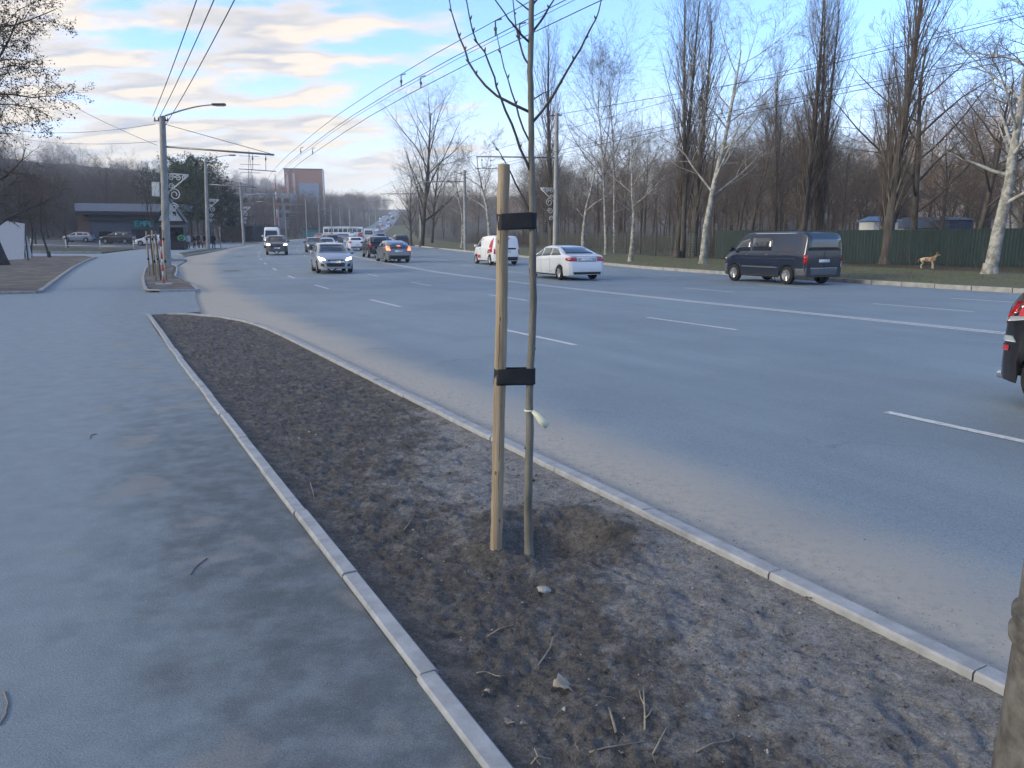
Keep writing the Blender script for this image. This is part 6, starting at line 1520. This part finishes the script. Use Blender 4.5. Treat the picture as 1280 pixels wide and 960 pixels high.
# low white railing by the parked cars
rl = thing('low_railing', 'low white railing between the thin lawn and the parked cars', 'railing', stp(96, -22)); o0 = Vector(rl.location)
m_rail = plain('white_rail', (.55, .56, .55), .6)
prev = None
for k in range(9):
    p = Vector(stp(96 + .2 * k, -9.5 - k * 3.4)) - o0
    MB().tube([p + Vector((0, 0, -.1)), p + Vector((0, 0, 1.0))], .06, 6).build('post', m_rail, rl, True)
    if prev is not None: MB().tube([prev + Vector((0, 0, .35)), p + Vector((0, 0, .35))], .045, 6).build('rail', m_rail, rl, True)
    prev = p
# staked saplings on the island
def small_sapling(label, s, tt, seed, H=4.2):
    p = Vector(stp(s, tt, .03)); r = thing('sapling_tree', label, 'tree', p, seed, 'staked saplings on the island')
    g = TreeGen(seed, [lv(8, 0, 1, 8, 6, .02, .03, .45, taper=.8), lv(4, 26, .34, 4, 4, .06, .08, .2, shape='cone', rr=.5), lv(0, 30, .4, 2, 3, .1, .05, 0, shape='flat', rr=.6)], 1)
    g.limb(Vector((0, 0, -.1)), Vector((0, 0, 1)), H, .028, 0); g.wood.build('trunk', m_stembr, r, True); g.twig.build('crown', m_stembr, r, True)
    for q, dx in enumerate((-.22, .20)):
        k = thing('wooden_stake', 'pale stake with black ties beside the %s' % ['sapling at the front of the island', 'middle sapling of the island', 'rear sapling of the island'][seed % 3], 'stake', p + Vector((dx, .05, 0)), 0, 'stakes on the island')
        MB().tube([(0, 0, -.2), (0, 0, 1.0), (0, 0, 1.95)], [.035, .034, .032], 8).build('shaft', m_stake, k, True)
        for z in (.75, 1.6): MB().lathe([(.036, -.05), (.042, -.04), (.042, .04), (.036, .05)], 10, c=(0, 0, z)).build('tie', m_strap, k, True)
small_sapling('thin staked sapling at the front of the soil island', 34.5, -1.35, 3); small_sapling('thin staked sapling in the middle of the soil island', 39, -1.75, 4, 4.6); small_sapling('thin staked sapling at the rear of the soil island', 44, -2.0, 5, 4.6)
mk = thing('marker_post', 'red and white striped marker post on a foot in the soil island', 'post', hit(205, 356), 0)
for k in range(7): mm = MB(); mm.tube([(0, 0, .05 + k * .22), (0, 0, .05 + k * .22 + .22)], .035, 8); mm.build('band', m_kwhite if k % 2 else plain('marker_red%d' % k, (.45, .06, .05), .5), mk, True)
mm = MB(); mm.box((0, 0, .03), (.55, .22, .06), .3); mm.build('foot', m_kwhite, mk)
# sign posts
ps = at(276, 98); sg_ = thing('sign_post', 'thin bare sign post right of the waiting people', 'post', ps, 0); MB().tube([(0, 0, -.2), (0, 0, 2.6)], .05, 6).build('shaft', m_steel, sg_, True); mm = MB(); mm.box((0, -.04, 2.4), (.25, .03, .35)); mm.build('plate', m_steel, sg_)
# big block far behind
fb = at(382, 420); fb.z = G(fb.x, fb.y) - 2
blk = thing('tower_block', 'large brown block with big blue glazed front rising above the woods', 'building', fb, .20)
m_pink = plain('brown_pink_cladding', (.27, .14, .11), .8); m_bglass, t, b = new_mat('blue_curtain_wall'); b.inputs['Base Color'].default_value = (.12, .22, .36, 1); setp(b, rough=.15, spec=.8)
mb = MB(); mb.box((0, 9, 15), (19.5, 18, 30)); mb.build('wall', m_pink, blk)
mb = MB(); mb.box((2.6, -.15, 12), (10.5, .4, 22)); gl = mb.build('glazed_front', m_bglass, blk)
for k in range(7): mm = MB(); mm.box((-2.4 + k * 1.67, -.42, 12), (.16, .12, 22)); mm.build('mullion', m_steel, gl)
for k in range(8): mm = MB(); mm.box((2.6, -.42, 1.5 + k * 3), (10.4, .10, .2)); mm.build('floor_band', m_steel, gl)
for k in range(2): mm = MB(); mm.box((-8.3 + k * 3.4, -.12, 16), (1.2, .4, 24)); mm.build('window_strip', plain('pale_strip%d' % k, (.42, .33, .30), .7), blk)
mb = MB(); mb.box((9.95, 9, 15.2), (.5, 18.4, 30.6)); mb.build('edge_wall', m_kwhite, blk)
mb = MB(); mb.box((-11.2, 8, 10), (3.0, 14, 22)); mb.build('side_wing', m_pink, blk)
mb = MB(); mb.box((0, 9, 30.25), (20, 18.4, .5)); mb.build('parapet', m_bdark, blk)
sb_ = at(315, 330); sb2 = thing('office_block', 'long pale blue low block half hidden by the woods left of the tower block', 'building', sb_, .1)
mb = MB(); mb.box((0, 6, 3), (34, 12, 22)); mb.build('wall', plain('pale_blue_wall', (.26, .31, .37), .7), sb2)
for r_ in range(3):
    for c_ in range(10): mm = MB(); mm.box((-15 + c_ * 3.3, -.03, 5 + r_ * 3), (2.2, .1, 1.6)); mm.build('window', m_glass, sb2)
# far poles along the road
for i, (u, D, H) in enumerate(((345, 175, 10), (358, 190, 8), (384, 200, 10), (400, 215, 9), (415, 235, 9.5), (426, 250, 9), (438, 240, 10), (462, 320, 9), (470, 330, 9), (350, 168, 7))):
    p = at(u, D); pole('distant_pole', 'slim distant pole by the junction below the woods', p, .1 * i, H, .16, .10, 'distant poles at the junction', m_conc, boom=(H - 1.5, 4, 1 if i % 2 else -1, 0), sides=8)
# red and white mast
rm_ = at(348, 185); ms = thing('striped_mast', 'tall red and white striped mast left of the tower block', 'mast', rm_, 0)
for k in range(6): mm = MB(); mm.tube([(0, 0, 3 + k * 2), (0, 0, 5 + k * 2)], .13, 6); mm.build('band', m_kwhite if k % 2 else MATS['marker_red0'], ms, True)
MB().tube([(0, 0, -.5), (0, 0, 3)], .16, 6).build('foot', m_steel, ms, True)
# lattice pylon
py_ = at(317, 300); pl = thing('lattice_pylon', 'distant lattice power pylon on the wooded ridge', 'pylon', py_, .3)
Hp = 29; legs = [(-1, -1), (1, -1), (1, 1), (-1, 1)]
for a, c in legs: MB().tube([(a * 2.2, c * 2.2, -1), (a * .5, c * .5, Hp * .75), (0, 0, Hp)], .13, 4).build('leg', m_steel, pl)
for k in range(9):
    z0 = k * 2.4; z1 = z0 + 2.4; w0 = 2.2 - 1.7 * z0 / (Hp * .75); w1 = 2.2 - 1.7 * min(1, z1 / (Hp * .75)); mm = MB(); mm.tube([(-w0, -w0, z0), (w1, -w1, z1)], .07, 3); mm.tube([(w0, -w0, z0), (-w1, -w1, z1)], .07, 3); mm.build('bracing', m_steel, pl)
for z in (21, 24, 27): mm = MB(); mm.tube([(-3.6, 0, z), (3.6, 0, z)], .12, 4); mm.build('cross_arm', m_steel, pl)
# bus stop shelter far at the junction
bs = at(389, 205); sh_ = thing('bus_shelter', 'pale turquoise bus shelter at the junction', 'shelter', bs, .2)
mb = MB(); mb.box((0, .6, 2.5), (4.2, 1.8, .15)); mb.build('roof', m_bdark, sh_)
mb = MB(); mb.box((0, 1.35, 1.25), (4.0, .08, 2.3)); mb.build('back_panel', plain('turquoise_panel', (.22, .40, .42), .5), sh_)
for s_ in (-2, 2): mm = MB(); mm.box((s_, .7, 1.25), (.08, 1.3, 2.4)); mm.build('side_panel', MATS['turquoise_panel'], sh_)

# ================================================================== AIR
m_haze = bpy.data.materials.new('thin_haze'); m_haze.use_nodes = True; t = m_haze.node_tree; t.nodes.clear()
vo = t.nodes.new('ShaderNodeVolumePrincipled'); vo.inputs['Color'].default_value = (.86, .90, .99, 1); vo.inputs['Density'].default_value = 0.00052; vo.inputs['Anisotropy'].default_value = 0.0
om = t.nodes.new('ShaderNodeOutputMaterial'); t.links.new(vo.outputs[0], om.inputs['Volume'])
HZ = (-1620, 1620, -760, 1780, -8, 130)
mb = MB(); mb.box(((HZ[0] + HZ[1]) / 2, (HZ[2] + HZ[3]) / 2, (HZ[4] + HZ[5]) / 2), (HZ[1] - HZ[0], HZ[3] - HZ[2], HZ[5] - HZ[4]))
tag(mb.build('haze', m_haze), 'thin pale blue haze filling the air', 'haze', kind='stuff')
